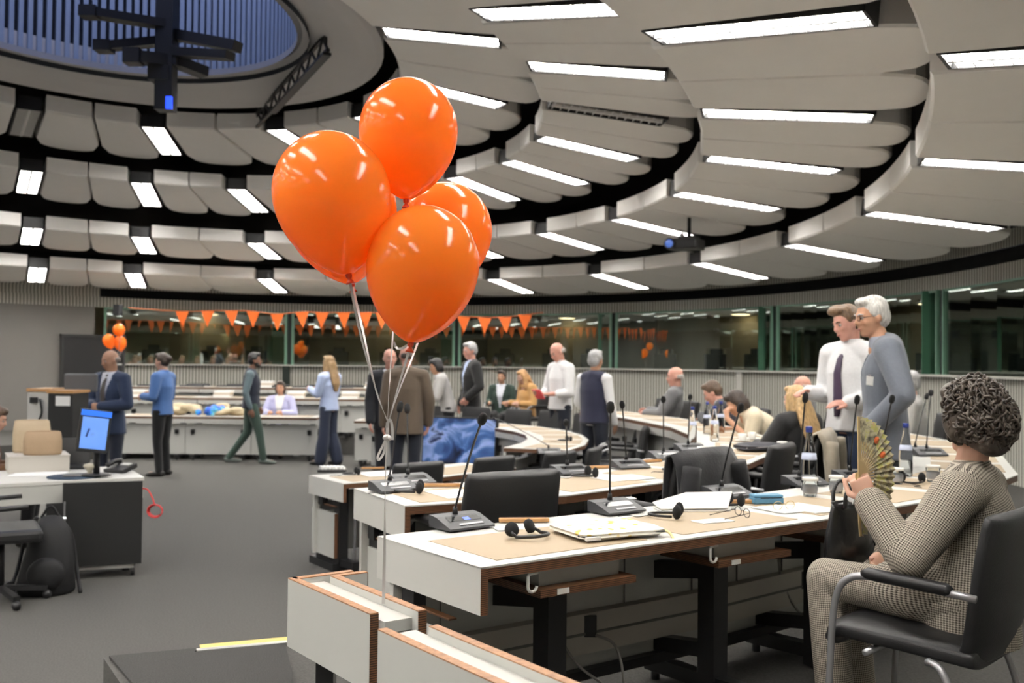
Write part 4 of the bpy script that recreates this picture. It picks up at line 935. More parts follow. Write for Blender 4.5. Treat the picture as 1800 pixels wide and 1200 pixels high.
person('small seated person with dark hair and dark green jacket near the booths', gp(882, 17.5, 0.3), 165, 1.6, {}, sit=True, tone='tan', hair=('short', 'darkbrown', (0.045, 0.03, 0.022)), top=('darkgreen', (0.02, 0.04, 0.03), 'jacket'), under=('palewhite', (0.6, 0.62, 0.68)), legs=('black', (0.006, 0.006, 0.007)), hem=None)
person('seated woman with long ginger blond hair near the booths', gp(928, 16.7, 0.3), 120, 1.66, {'nek': (0, 0.06, 1.05), 'hed': (0, 0.12, 1.2)}, sit=True, tone='fair', hair=('long_front', 'ginger', (0.5, 0.28, 0.12)), top=('ochre', (0.45, 0.25, 0.09), 'sweater'), legs=('black', (0.006, 0.006, 0.007)), look=(0, -18, 0), hem=None)
r_, j_ = person('bald man in white shirt looking down at a red booklet', gp(985, 13.6, 0.13), 122, 1.83, {'elL': (-0.27, 0.04, 1.1), 'wrL': (-0.08, 0.26, 1.08), 'elR': (0.27, 0.04, 1.1), 'wrR': (0.1, 0.27, 1.07), 'hed': (0, 0.06, 1.625)}, tone='pink', hair=('bald_fringe', 'palegrey', (0.42, 0.38, 0.35)), top=('whiteshirt', (0.72, 0.72, 0.73), 'shirt'), legs=('darkjean', (0.012, 0.015, 0.025)), look=(0, -28, 0), sleeve='rolled', belly=1.08,
       hands={'L': {'d': V(0.4, 0.8, 0.1), 'n': V(0, 0, -1), 'curl': 0.5}, 'R': {'d': V(-0.4, 0.8, 0.1), 'n': V(0, 0, -1), 'curl': 0.5}})
bk = r_.matrix_basis @ V(0, 0.36, 1.13)
tb = thing('booklet', 'red booklet in the hands of the man in white', 'booklet', bk, math.radians(122))
mb = MB(); mb.box((0, 0, 0), (0.2, 0.012, 0.15), Rx(-0.6)); mb.build('cover', mat('red cover', (0.7, 0.08, 0.09), rough=0.5), tb)
mb = MB(); mb.box((0, -0.008, 0.002), (0.185, 0.008, 0.14), Rx(-0.6)); mb.build('pages', M_PAPER, tb)
person('grey haired man in navy vest and white shirt standing with back turned', gp(1045, 11.6, 0.13), -40, 1.70, {'elR': (0.25, -0.02, 1.13), 'wrR': (0.23, 0.1, 0.88), 'elL': (-0.25, 0.0, 1.13), 'wrL': (-0.2, 0.2, 0.95)}, tone='tan', hair=GREYH, under=('whiteshirt', (0.72, 0.72, 0.73), True), top=('navyvest2', (0.018, 0.02, 0.045), 'vest'), legs=('darkjean', (0.012, 0.015, 0.025)), belly=1.1)
# seated along the second row
person('bald man in grey suit leaning back in his chair', gp(1172, 12.3, TIER), 72, 1.76, {'che': (0, -0.06, 0.86), 'nek': (0, -0.12, 1.03), 'hed': (0, -0.1, 1.19), 'shR': (0.18, -0.1, 0.97), 'shL': (-0.18, -0.1, 0.97), 'elL': (-0.28, 0.02, 0.74), 'wrL': (-0.1, 0.24, 0.74), 'elR': (0.26, 0.02, 0.72), 'wrR': (0.12, 0.25, 0.76)}, sit=True, tone='pink', hair=('bald_fringe', 'palegrey', (0.42, 0.38, 0.35)), top=('greysuit', (0.13, 0.13, 0.135), 'jacket'), under=('skyshirt', (0.45, 0.55, 0.78)), legs=('navy2', (0.012, 0.016, 0.03)), look=(10, -5, 0), hem=None, belly=1.1)
person('brown haired man bending low over the second row desk', gp(1312, 10.6, TIER), 70, 1.74, {'che': (0, 0.16, 0.8), 'nek': (0, 0.28, 0.95), 'hed': (0, 0.36, 1.06), 'shR': (0.18, 0.24, 0.9), 'shL': (-0.18, 0.24, 0.9), 'elL': (-0.26, 0.36, 0.75), 'wrL': (-0.08, 0.46, 0.8)}, sit=True, tone='pink', hair=('short', 'brown', (0.1, 0.06, 0.035)), top=('darkcoat', (0.03, 0.032, 0.04), 'jacket'), under=('palewhite', (0.6, 0.62, 0.68)), legs=('navy2', (0.012, 0.016, 0.03)), look=(0, -30, 0), hem=None)
person('dark haired woman in cream top bending forward with hand at chin', gp(1368, 9.4, TIER), 84, 1.7, {'wai': (0, 0.05, 0.66), 'che': (0, 0.16, 0.8), 'nek': (0, 0.3, 0.93), 'hed': (0, 0.4, 1.02), 'shR': (0.18, 0.25, 0.88), 'shL': (-0.18, 0.25, 0.88), 'elL': (-0.24, 0.3, 0.68), 'wrL': (-0.1, 0.5, 0.88), 'elR': (0.24, 0.36, 0.74), 'wrR': (0.1, 0.5, 0.76)}, sit=True, tone='warm', hair=('bob', 'darkbrown', (0.045, 0.03, 0.022)), top=('cream', (0.6, 0.52, 0.38), 'sweater'), legs=('black', (0.006, 0.006, 0.007)), look=(0, -32, 0), sleeve='short', hem=None, hands={'L': {'d': V(0.3, 0.0, 1), 'n': V(-0.5, 0.6, 0), 'curl': 0.9}})
person('woman with long blond hair and black jacket seen from behind', gp(1404, 8.0, TIER), 30, 1.58, {'elL': (-0.3, 0.12, 0.76), 'wrL': (-0.2, 0.3, 0.78), 'hed': (0.0, 0.05, 1.2)}, sit=True, tone='fair', hair=('long_wide', 'blond', (0.48, 0.31, 0.14)), top=('blackblazer', (0.012, 0.012, 0.013), 'jacket'), under=('palewhite', (0.6, 0.62, 0.68)), legs=('black', (0.006, 0.006, 0.007)), hem=None, look=(14, -4, 0))
person('bald man seated beyond the long haired blond woman', V(3.07, 10.4, TIER), 60, 1.62, {}, sit=True, tone='pink', hair=('bald_fringe', 'palegrey', (0.42, 0.38, 0.35)), top=('greysuit', (0.13, 0.13, 0.135), 'jacket'), under=('palewhite', (0.6, 0.62, 0.68)), legs=('navy2', (0.012, 0.016, 0.03)), hem=None)
person('seated person in pale checked shirt beyond the man in grey', gp(1606, 9.8, TIER), 60, 1.7, {'elL': (-0.28, 0.02, 0.74)}, sit=True, tone='fair', hair=GREYH, top=('checkshirt', (0.5, 0.49, 0.47), 'shirt'), legs=('navy2', (0.012, 0.016, 0.03)), hem=None)
# two men standing on the right
person('man in white shirt and dark purple tie gesturing with both hands', gp(1496, 7.1, TIER), 122, 1.79, {'elL': (-0.26, 0.02, 1.12), 'wrL': (-0.12, 0.18, 1.08), 'elR': (0.27, -0.04, 1.12), 'wrR': (0.2, 0.2, 1.14), 'hed': (0.0, 0.05, 1.625)}, tone='pink', hair=('quiff', 'lightbrown', (0.16, 0.095, 0.05)), top=('whiteshirt', (0.72, 0.72, 0.73), 'shirt'), tie=('purple', (0.035, 0.016, 0.045)), legs=('jean', (0.02, 0.035, 0.075)), look=(-14, -16, 6), voxel=0.008, belly=1.08,
       hands={'L': {'d': V(0.35, 0.85, 0.0), 'n': V(-0.3, 0.1, 0.9), 'curl': 0.35}, 'R': {'d': V(-0.1, 0.95, 0.15), 'n': V(0.3, 0.0, 0.9), 'curl': 0.55}})
person('white haired man in grey blue jacket with hand on hip and name badge', gp(1556, 6.2, TIER), 74, 1.80, {'elL': (-0.30, -0.08, 1.16), 'wrL': (-0.2, 0.1, 0.96), 'elR': (0.36, -0.12, 1.16), 'wrR': (0.2, 0.02, 0.98), 'nek': (0, 0.03, 1.47), 'hed': (0, 0.08, 1.62)}, tone='warm', hair=('short', 'white', (0.66, 0.64, 0.6)), top=('greyblue', (0.13, 0.145, 0.175), 'jacket'), under=('greyshirt', (0.28, 0.3, 0.36)), legs=('black', (0.006, 0.006, 0.007)), look=(24, -8, 0), voxel=0.008, glasses=True, hem=0.1,
       hands={'L': {'d': V(0.6, 0.5, -0.6), 'n': V(-0.4, 0.8, 0.2), 'curl': 0.7}})
bd = thing('name_badge', 'white name badge on the chest of the grey jacket', 'badge', at(1529, 669, 5.93), math.radians(40))
mb = MB(); mb.box((0, 0, 0), (0.075, 0.004, 0.055), Ry(0.1), bev=0.001); mb.build('card', M_PAPER, bd)
mb = MB(); mb.box((0, 0.0, 0.032), (0.02, 0.006, 0.012)); mb.build('clip', M_SILVER, bd)
# person bent at the left edge
person('brown haired person in ochre jacket at the left edge of the picture', V(at(-30, 800, 8.9).x, 8.9, 0), -75, 1.66, {'hed': (0, 0.1, 1.2), 'nek': (0, 0.05, 1.05)}, sit=True, tone='fair', hair=('bob', 'brown', (0.1, 0.06, 0.035)), top=('rust', (0.12, 0.055, 0.02), 'jacket'), under=('palewhite', (0.6, 0.62, 0.68)), legs=('black', (0.006, 0.006, 0.007)), look=(0, -18, 0), hem=None)
# ------------------------------------------------------------------ the woman with the fan
def houndstooth(name, dark, light, p):
    mt = bpy.data.materials.new(name); mt.use_nodes = True; nt = mt.node_tree; bs = nt.nodes['Principled BSDF']; bs.inputs['Roughness'].default_value = 0.85
    uv = nt.nodes.new('ShaderNodeUVMap'); sp = nt.nodes.new('ShaderNodeSeparateXYZ'); nt.links.new(uv.outputs[0], sp.inputs[0])
    def M(op, a, b=None):
        n = nt.nodes.new('ShaderNodeMath'); n.operation = op
        for i, q in enumerate((a, b)):
            if q is None: continue
            if isinstance(q, (int, float)): n.inputs[i].default_value = q
            else: nt.links.new(q, n.inputs[i])
        return n.outputs[0]
    u = M('MULTIPLY', sp.outputs[0], 1 / p); v = M('MULTIPLY', sp.outputs[1], 1 / p)
    a = M('GREATER_THAN', M('FRACT', u), 0.5); b = M('GREATER_THAN', M('FRACT', v), 0.5); d = M('GREATER_THAN', M('FRACT', M('MULTIPLY', M('ADD', u, v), 2.0)), 0.5)
    both = M('MULTIPLY', a, b); one = M('SUBTRACT', M('ADD', a, b), M('MULTIPLY', both, 2.0)); f = M('ADD', both, M('MULTIPLY', one, d))
    mx = nt.nodes.new('ShaderNodeMixRGB'); mx.inputs[1].default_value = (*light, 1); mx.inputs[2].default_value = (*dark, 1)
    nt.links.new(f, mx.inputs[0]); nt.links.new(mx.outputs[0], bs.inputs['Base Color'])
    return mt
M_HOUND = houndstooth('brown houndstooth wool', (0.04, 0.03, 0.022), (0.5, 0.45, 0.37), 0.0078)
def limb_uv(ob, segs):
    """unroll cloth around the nearest limb so that the weave follows it"""
    me = ob.data; n = len(me.vertices); co = np.empty(n * 3); me.vertices.foreach_get('co', co); co = co.reshape(-1, 3)
    uvl = me.uv_layers.new(name='UVMap'); uv = np.zeros((len(me.loops), 2))
    S = [(np.array(a), np.array(b), r) for a, b, r in segs]
    for pgn in me.polygons:
        c = np.array(pgn.center); best = None
        for a, b, r in S:
            d = b - a; L = np.linalg.norm(d); t = np.clip((c - a) @ d / (L * L), 0, 1); dist = np.linalg.norm(c - a - d * t) / r
            if best is None or dist < best[0]: best = (dist, a, d / L, r)
        _, a, d, r = best
        e1 = np.cross(d, (1, 0, 0.2)); e1 /= np.linalg.norm(e1); e2 = np.cross(d, e1)
        w = c - a; ac = math.atan2(w @ e2, w @ e1)
        for li in pgn.loop_indices:
            w = co[me.loops[li].vertex_index] - a; an = math.atan2(w @ e2, w @ e1); an = ac + (an - ac + PI) % (2 * PI) - PI
            uv[li] = (an * r, w @ d)
    uvl.data.foreach_set('uv', uv.ravel())
WY = 52.0; WR = V(1.50, 3.52, TIER); WH = 1.70; ws = WH / 1.75
def wl(px, py, d): return Rz(math.radians(-WY)) @ (at(px, py, d) - WR) / ws
rt = V(math.cos(math.radians(WY)), math.sin(math.radians(WY)), 0)
def wv(p): return Rz(math.radians(-WY)) @ (p - WR) / ws
hipL = at(1690, 1064, 3.42); nek = at(1702, 828, 3.52); shc = at(1704, 862, 3.52)
wj = dict(hipL=wv(hipL), hipR=wv(hipL + rt * 0.19), pel=wv(hipL + rt * 0.095 + V(0, 0, 0.02)), wai=wl(1712, 985, 3.53), che=wl(1712, 915, 3.54), nek=wv(nek), hed=wl(1708, 737, 3.5),
          shL=wv(shc - rt * 0.19), shR=wv(shc + rt * 0.19), elL=wl(1598, 985, 3.33), wrL=wl(1529, 880, 3.48), elR=wv(V(1.62, 3.92, 1.06)), wrR=wl(1560, 975, 3.8),
          knL=wl(1452, 1014, 3.74), knR=wv(at(1452, 1014, 3.74) + rt * 0.2 - V(0, 0, 0.03)), anL=wv(at(1452, 1014, 3.74) * 1 + V(0.03, -0.03, 0)) , anR=wv(at(1452, 1014, 3.74) + rt * 0.2 + V(0.05, -0.02, 0)))
for k in ('anL', 'anR'): wj[k].z = 0.09
wj['knL'] = wj['knL'] * 1.0
HF = at(1508, 838, 3.5)      # the fist round the fan
hd_ = Rz(math.radians(-WY)) @ (HF - at(1529, 880, 3.48))
LADY, LJ = person('curly haired woman in houndstooth suit holding a folding fan', WR, WY, WH, wj, look=(-22, -4, 0), sit=True, tone='fair', hair=None, top=('tweedbrown', (0.2, 0.17, 0.13), 'jacket'), under=('blackknit', (0.015, 0.015, 0.016)), legs=('tweedbrown', (0.2, 0.17, 0.13)),
                  hands={'L': {'d': hd_, 'n': Rz(math.radians(-WY)) @ V(-0.45, -0.85, 0.1), 'curl': 1.15, 'thumb': 0.9}, 'R': {'curl': 0.5}}, voxel=0.0055, gvox=0.008, belly=1.22, flare=1.25, drape=[(wj['pel'] + V(-0.06, 0.13, 0.03), (0.15, 0.2, 0.1)), (wj['hipL'] + V(-0.01, 0.16, 0.02), (0.1, 0.16, 0.095)), (wj['nek'] + V(0, -0.02, -0.01), (0.09, 0.085, 0.05))])
for ch in LADY.children:
    if ch.name.startswith('jacket'):
        ch.data.materials[0] = M_HOUND
        limb_uv(ch, [(LJ['pel'] - V(0, 0, 0.2), LJ['che'], 0.16), (LJ['che'], LJ['nek'], 0.15), (LJ['shL'], LJ['elL'], 0.07), (LJ['elL'], LJ['wrL'], 0.055), (LJ['shR'], LJ['elR'], 0.07), (LJ['elR'], LJ['wrR'], 0.055)])
    if ch.name.startswith('trousers'):
        ch.data.materials[0] = M_HOUND
        limb_uv(ch, [(LJ['hipL'], LJ['knL'], 0.085), (LJ['knL'], LJ['anL'], 0.075), (LJ['hipR'], LJ['knR'], 0.085), (LJ['knR'], LJ['anR'], 0.075), (LJ['pel'] - V(0, 0, 0.05), LJ['wai'], 0.16)])
# lapel collar and jacket skirt
HM = Rz(math.radians(-22)) @ Rx(math.radians(-4)); hc = LJ['hed']; rng = random.Random(5)
hb = MB(); Th = lambda x, y, z: hc + HM @ V(x, y, z) * ws
for p, r in (((0, -0.02, 0.05), (0.098, 0.112, 0.1)), ((0, -0.055, -0.02), (0.105, 0.085, 0.1)), ((0, 0.05, 0.098), (0.075, 0.055, 0.045)), ((0.082, 0.0, 0.0), (0.035, 0.06, 0.08)), ((-0.082, 0.0, 0.0), (0.035, 0.06, 0.08)), ((0, -0.08, -0.075), (0.085, 0.05, 0.06))): hb.ell(Th(*p), tuple(q * ws for q in r), HM)
M_CURL = ramp_mat('hair greying brown curls', 'noise', [(0.3, (0.02, 0.014, 0.01)), (0.55, (0.06, 0.045, 0.034)), (0.8, (0.2, 0.175, 0.15))], nscale=28, detail=5, rough=0.42)
fuse('hair', hb, 0.009, 2, M_CURL, LADY)
cu = MB()
for _ in range(1000):
    th = rng.uniform(0, 2 * PI); ph = math.acos(rng.uniform(-0.75, 1)); dx, dy, dz = math.sin(ph) * math.cos(th), math.sin(ph) * math.sin(th), math.cos(ph)
    if dy > 0.62 and dz < 0.62: continue
    c0 = V(dx * 0.108, dy * 0.118 - 0.028, dz * 0.125 + 0.022 - 0.035 * max(0, -dy) * 1.0)
    nrm = V(dx, dy, dz); t = V(0, 0, -1) - nrm * (-dz); t = (t + V(rng.uniform(-1, 1), rng.uniform(-1, 1), rng.uniform(-0.6, 0.6)) * 0.9); t = (t - nrm * t.dot(nrm)).normalized(); b2 = nrm.cross(t)
    L = rng.uniform(0.045, 0.075); R = rng.uniform(0.006, 0.011); tw = rng.choice((-1, 1)) * rng.uniform(1.2, 2.0); f0 = rng.uniform(0, 6); ex = rng.uniform(0.0, 0.014)
    pts = []
    for i in range(9):
        f = i / 8; a = f0 + tw * 2 * PI * f * 0.8; pts.append(Th(*(c0 + t * (L * (f - 0.5)) + nrm * (ex + R * math.sin(a) - 0.035 * (f - 0.5) ** 2 * 4 * 0.4) + b2 * (R * math.cos(a)))))
    w = rng.uniform(0.0035, 0.0058); cu.tube(pts, [w * 0.5] + [w] * 7 + [w * 0.4], n=6)
cu.build('hair_curls', M_CURL, LADY)
# her chair
CP = V(1.46, 3.5, TIER); c_ = chair(CP, CP + V(-math.sin(math.radians(46)), math.cos(math.radians(46)), 0), None)
# folding fan
fan = thing('folding_fan', 'open paper fan with yellow flower print and two orange spots', 'fan', HF)
ax_up = V(0.02, 0.0, 1).normalized(); ax_out = V(0.82, 0.57, -0.05).normalized(); ax_out = (ax_out - ax_up * ax_out.dot(ax_up)).normalized(); fn = ax_up.cross(ax_out)
NP = 24
def fdir(a): return ax_up * math.cos(a) + ax_out * math.sin(a)
M_STICK = mat('pale bamboo', (0.52, 0.39, 0.2), rough=0.5, noise=0.1, nscale=30)
def fan_leaf_mat():
    mt = bpy.data.materials.new('flowered fan paper'); mt.use_nodes = True; nt = mt.node_tree; bs = nt.nodes['Principled BSDF']; tc = nt.nodes.new('ShaderNodeTexCoord')
    v1 = nt.nodes.new('ShaderNodeTexNoise'); v1.inputs['Scale'].default_value = 34; v1.inputs['Detail'].default_value = 4; nt.links.new(tc.outputs['Object'], v1.inputs['Vector'])
    r1 = nt.nodes.new('ShaderNodeValToRGB'); e = r1.color_ramp.elements; e[0].position = 0.3; e[0].color = (0.05, 0.05, 0.04, 1); e[1].position = 0.75; e[1].color = (0.62, 0.55, 0.4, 1)
    for p, c in ((0.42, (0.3, 0.26, 0.17, 1)), (0.52, (0.55, 0.5, 0.32, 1)), (0.6, (0.5, 0.5, 0.14, 1)), (0.66, (0.55, 0.36, 0.2, 1))): q = e.new(p); q.color = c
    nt.links.new(v1.outputs['Fac'], r1.inputs[0]); nt.links.new(r1.outputs[0], bs.inputs['Base Color']); bs.inputs['Roughness'].default_value = 0.7
    return mt
M_LEAF = fan_leaf_mat()
A0, A1 = math.radians(-3), math.radians(172); rin, rout = 0.095, 0.212
lf = MB(); vs = []; fs = []
for i in range(2 * NP + 1):
    a = A0 + (A1 - A0) * i / (2 * NP); off = fn * (0.005 if i % 2 else -0.005)
    vs += [fdir(a) * rin + off * 0.5, fdir(a) * (rin + rout) / 2 + off * 0.8, fdir(a) * (rout - (0.004 if i % 2 else 0)) + off]
for i in range(2 * NP): fs += [(3 * i, 3 * i + 1, 3 * i + 4, 3 * i + 3), (3 * i + 1, 3 * i + 2, 3 * i + 5, 3 * i + 4)]
lf.add(vs, fs); lo = lf.build('leaf', M_LEAF, fan); md = lo.modifiers.new('t', 'SOLIDIFY'); md.thickness = 0.0008
for i in range(NP + 1):
    a = A0 + (A1 - A0) * i / NP; sb = MB(); g = 1.0 if i in (0, NP) else 0.0
    sb.beam(fdir(a) * -0.015 + fn * (0.0004 * i - 0.005), fdir(a) * (rout if g else rin + 0.03) + fn * (0.0004 * i - 0.005), 0.011 if g else 0.006, 0.004 if g else 0.0012, up=fn); sb.build('stick', M_STICK, fan)
for a, r in ((math.radians(36), 0.158), (math.radians(60), 0.150)):
    sb = MB(); c = fdir(a) * r - fn * 0.007; sb.loft([c - fn * 0.002, c + fn * 0.002], [0.014, 0.014], [0.011, 0.011], xd=fdir(a), n=10); sb.build('orange_spot', mat('orange print', (0.85, 0.2, 0.06), rough=0.6), fan)
# black handbag hanging at the desk edge
BG = at(1492, 940, 3.86)
bag = thing('handbag', 'black leather handbag with loop handles at the desk edge', 'handbag', BG, math.radians(36))
mb = MB(); mb.loft([(0, 0, -0.13), (0, 0, -0.12), (0, 0, 0.0), (0, 0, 0.10), (0, 0, 0.13)], [0.13, 0.145, 0.135, 0.11, 0.105], [0.05, 0.062, 0.05, 0.03, 0.02], xd=V(1, 0, 0), n=20)
mb.build('body', mat('glossy black leather', (0.012, 0.012, 0.013), rough=0.25, bump=0.2, bscale=25), bag)
for sy in (-1, 1):
    mb = MB(); mb.tube(bez([(-0.06, sy * 0.025, 0.11), (-0.055, sy * 0.03, 0.17), (0, sy * 0.04 , 0.205), (0.055, sy * 0.03, 0.17), (0.06, sy * 0.025, 0.11)], 6), 0.0075, n=8); mb.build('handle', M_LEATHER, bag)
mb = MB(); mb.tube([(-0.104, 0, 0.132), (0.104, 0, 0.132)], 0.006, n=6); mb.build('zip', M_STEELB, bag)
mb = MB(); mb.box((0.03, -0.012, 0.135), (0.08, 0.03, 0.03), Rx(0.4)); mb.build('tissue', M_PAPER, bag)

# ------------------------------------------------------------------ orange balloons
def balloon_mat():
    mt = mat('orange latex', (1.0, 0.345, 0.045), rough=0.16, translucent=0.52, coat=0.3); return mt
M_BAL = balloon_mat(); M_KNOT = mat('tight orange latex', (0.62, 0.07, 0.015), rough=0.35)
M_RIB_S = mat('silver curling ribbon', (0.62, 0.6, 0.58), rough=0.25, metal=0.35)
GATH = at(681, 742, 2.62)
def ribbon(mb, pts, w=0.0035, tw=0.0, n=10):
    P = bez(pts, n); k = len(P)
    vs = []
    for i, p in enumerate(P):
        t = (P[min(i + 1, k - 1)] - P[max(i - 1, 0)]).normalized(); a = tw * i / k; x = t.cross(V(0, 1, 0)); x = x.normalized() if x.length > 1e-3 else V(1, 0, 0); y = t.cross(x); d = x * math.cos(a) + y * math.sin(a); n_ = t.cross(d)
        vs += [p + d * w + n_ * 0.0004, p - d * w + n_ * 0.0004, p - d * w - n_ * 0.0004, p + d * w - n_ * 0.0004]
    fs = [(4 * i + j, 4 * i + (j + 1) % 4, 4 * i + 4 + (j + 1) % 4, 4 * i + 4 + j) for i in range(k - 1) for j in range(4)] + [(3, 2, 1, 0), (4 * k - 4, 4 * k - 3, 4 * k - 2, 4 * k - 1)]
    mb.add(vs, fs)
def balloon(label, knot, top, wpx, d, group='bunch of orange balloons', tie=None, small=False):
    K, T_ = at(*knot, d), at(*top, d); axv = T_ - K; L = axv.length; R = wpx / 2 * d / FPX
    r = thing('balloon', label, 'balloon', K, 0, group)
    M = axv.to_track_quat('Z', 'Y').to_matrix()
    prof = []; c = 0.57
    for i in range(29):
        u = 0.012 + (1 - 0.012) * (1 - math.cos(PI * i / 28)) / 2
        if u >= c: f = math.sqrt(max(0, 1 - ((u - c) / (1 - c)) ** 2))
        else: v = (c - u) / c; f = (1 - v ** 2.05) ** 0.72
        prof.append((max(R * f, 0.0015), u * L))
    mb = MB(); mb.lathe(prof, n=40 if not small else 20, M=M); mb.build('latex_skin', M_BAL, r)
    k_ = 1.0 if not small else 0.8
    mb = MB(); mb.lathe([(0.004 * k_, 0.008), (0.009 * k_, 0.002), (0.0075 * k_, -0.006), (0.004 * k_, -0.009), (0.009 * k_, -0.016), (0.012 * k_, -0.022), (0.002, -0.019)], n=12, M=M); mb.build('knot', M_KNOT, r)
    if tie is not None:
        mb = MB(); ribbon(mb, [V(0, 0, 0)] + [p - K for p in tie], tw=1.6); mb.build('ribbon', M_RIB_S, r)
    return r
balloon('orange balloon at the left front of the bunch', (613, 484), (560, 233), 206, 2.55, tie=[at(632, 580, 2.58), at(655, 665, 2.6), GATH])
balloon('orange balloon hidden behind the left front one', (619, 500), (580, 262), 200, 2.86, tie=[at(640, 590, 2.75), at(662, 690, 2.65), GATH + V(0.002, 0.003, 0)])
balloon('orange balloon at the top of the bunch', (714, 352), (721, 138), 174, 2.72, tie=[at(700, 480, 2.9), at(690, 600, 2.8), at(684, 680, 2.65), GATH + V(0, 0.004, 0)])
balloon('orange balloon at the lower right front of the bunch', (722, 604), (760, 362), 198, 2.55, tie=[at(712, 640, 2.56), at(697, 690, 2.6), GATH + V(0.002, -0.002, 0)])
balloon('orange balloon peeping out on the right behind the bunch', (756, 520), (800, 322), 168, 3.0, tie=[at(735, 600, 2.8), at(700, 690, 2.65), GATH + V(0.003, 0.001, 0)])
rb = thing('ribbon_bundle', 'silver ribbons tied in a bow and running down to the panel', 'ribbon', GATH)
mb = MB(); L_ = lambda x, y, d=2.62: at(x, y, d) - GATH
ribbon(mb, [L_(681, 742), L_(680, 775), L_(677, 860), L_(676, 950), L_(674, 1061)], w=0.0042, tw=3.0, n=14); mb.build('stem', M_RIB_S, rb)
mb = MB(); ribbon(mb, [L_(679, 770, 2.61), L_(672, 785, 2.61), L_(664, 802, 2.6), L_(666, 808, 2.6), L_(674, 797, 2.61), L_(678, 778, 2.61)], w=0.003, n=8); mb.build('loop', M_RIB_S, rb)
mb = MB(); ribbon(mb, [L_(679, 752, 2.61), L_(684, 738, 2.6), L_(688, 742, 2.6), L_(690, 758, 2.6), L_(690, 773, 2.6)], w=0.0035, n=8); mb.build('tail', M_RIB_S, rb)
mb = MB(); mb.ell(L_(680, 769, 2.612), (0.011, 0.007, 0.009)); mb.ell(L_(685, 770, 2.608), (0.006, 0.005, 0.006)); mb.build('bow_knot', M_RIB_S, rb)
mb = MB(); ribbon(mb, [L_(692, 600, 2.6), L_(697, 611, 2.6), L_(708, 612, 2.58), L_(716, 606, 2.56)], w=0.003, n=6); mb.build('curl', M_RIB_S, rb)
# far bunch by the door
for i, (kx, ky, tx, ty, lb) in enumerate([(211, 592, 208, 569, 'highest of three small orange balloons beside the far door'), (196, 613, 188, 587, 'leftmost of three small orange balloons beside the far door'), (213, 617, 210, 590, 'lowest right of three small orange balloons beside the far door')]):
    balloon(lb, (kx, ky), (tx, ty), 21, 17.6 + 0.1 * i, 'three balloons by the far door', tie=[at(206, 640, 17.7), at(205, 700, 17.7)], small=True)

# ------------------------------------------------------------------ low barrier panels in the foreground
def barrier(label, o, lx, ret, z1, h):
    r = thing('barrier_panel', label, 'panel', (o.x, o.y, 0), 0)
    d = -N_; e = U_ if ret >= 0 else -U_
    # outer plate, inner plate, return, infill, legs
    def plate(name, a, b, th, zt, hh):
        mb = MB(); mb.beam(a + V(0, 0, zt - hh / 2), b + V(0, 0, zt - hh / 2), th, hh); p = mb.build(name, M_SIDE, r)
        mb = MB(); mb.beam(a + V(0, 0, zt + 0.0015), b + V(0, 0, zt + 0.0015), th, 0.003); mb.build('plywood_top', M_PLYTOP, p)
        t = (b - a).normalized(); mb = MB(); mb.beam(b + V(0, 0, zt - hh), b + V(0, 0, zt), th, 0.003, up=t); mb.build('plywood_end', M_PLY, p)
    g = 0.105
    plate('outer_plate', V(0, 0, 0), d * lx, 0.024, z1, h)
    plate('inner_plate', e * g + V(0, 0, 0) + d * 0.06, e * g + d * (lx + 0.06), 0.024, z1 + 0.005, h)
    if abs(ret) > 0.01:
        plate('return_plate', d * 0.012, d * 0.012 + e * abs(ret), 0.024, z1, h)
        plate('return_plate', d * 0.062 + e * g, d * 0.062 + e * (abs(ret) + 0.02), 0.022, z1 + 0.004, h * 0.9)
    mb = MB(); mb.beam(e * (g / 2) + V(0, 0, z1 - 0.03), e * (g / 2) + d * (lx + 0.03) + V(0, 0, z1 - 0.03), g - 0.026, 0.03); mb.build('infill', M_SIDE, r)
    for f in (0.25, 0.8):
        mb = MB(); c = d * (lx * f) + e * (g / 2); mb.box((c.x, c.y, (TIER + z1 - 0.1) / 2), (0.05, 0.05, z1 - TIER - 0.1)); mb.build('leg', M_STEELB, r)
    return r
o1 = atz(513, 1016, 1.06); barrier('L shaped white barrier panel with plywood edges under the balloon ribbon', o1, 0.50, 0.19, 1.06, 0.195)
o2 = atz(672, 1106, 1.06); barrier('white barrier panel cut off at the bottom of the picture', o2, 0.62, 0.0, 1.06, 0.21)

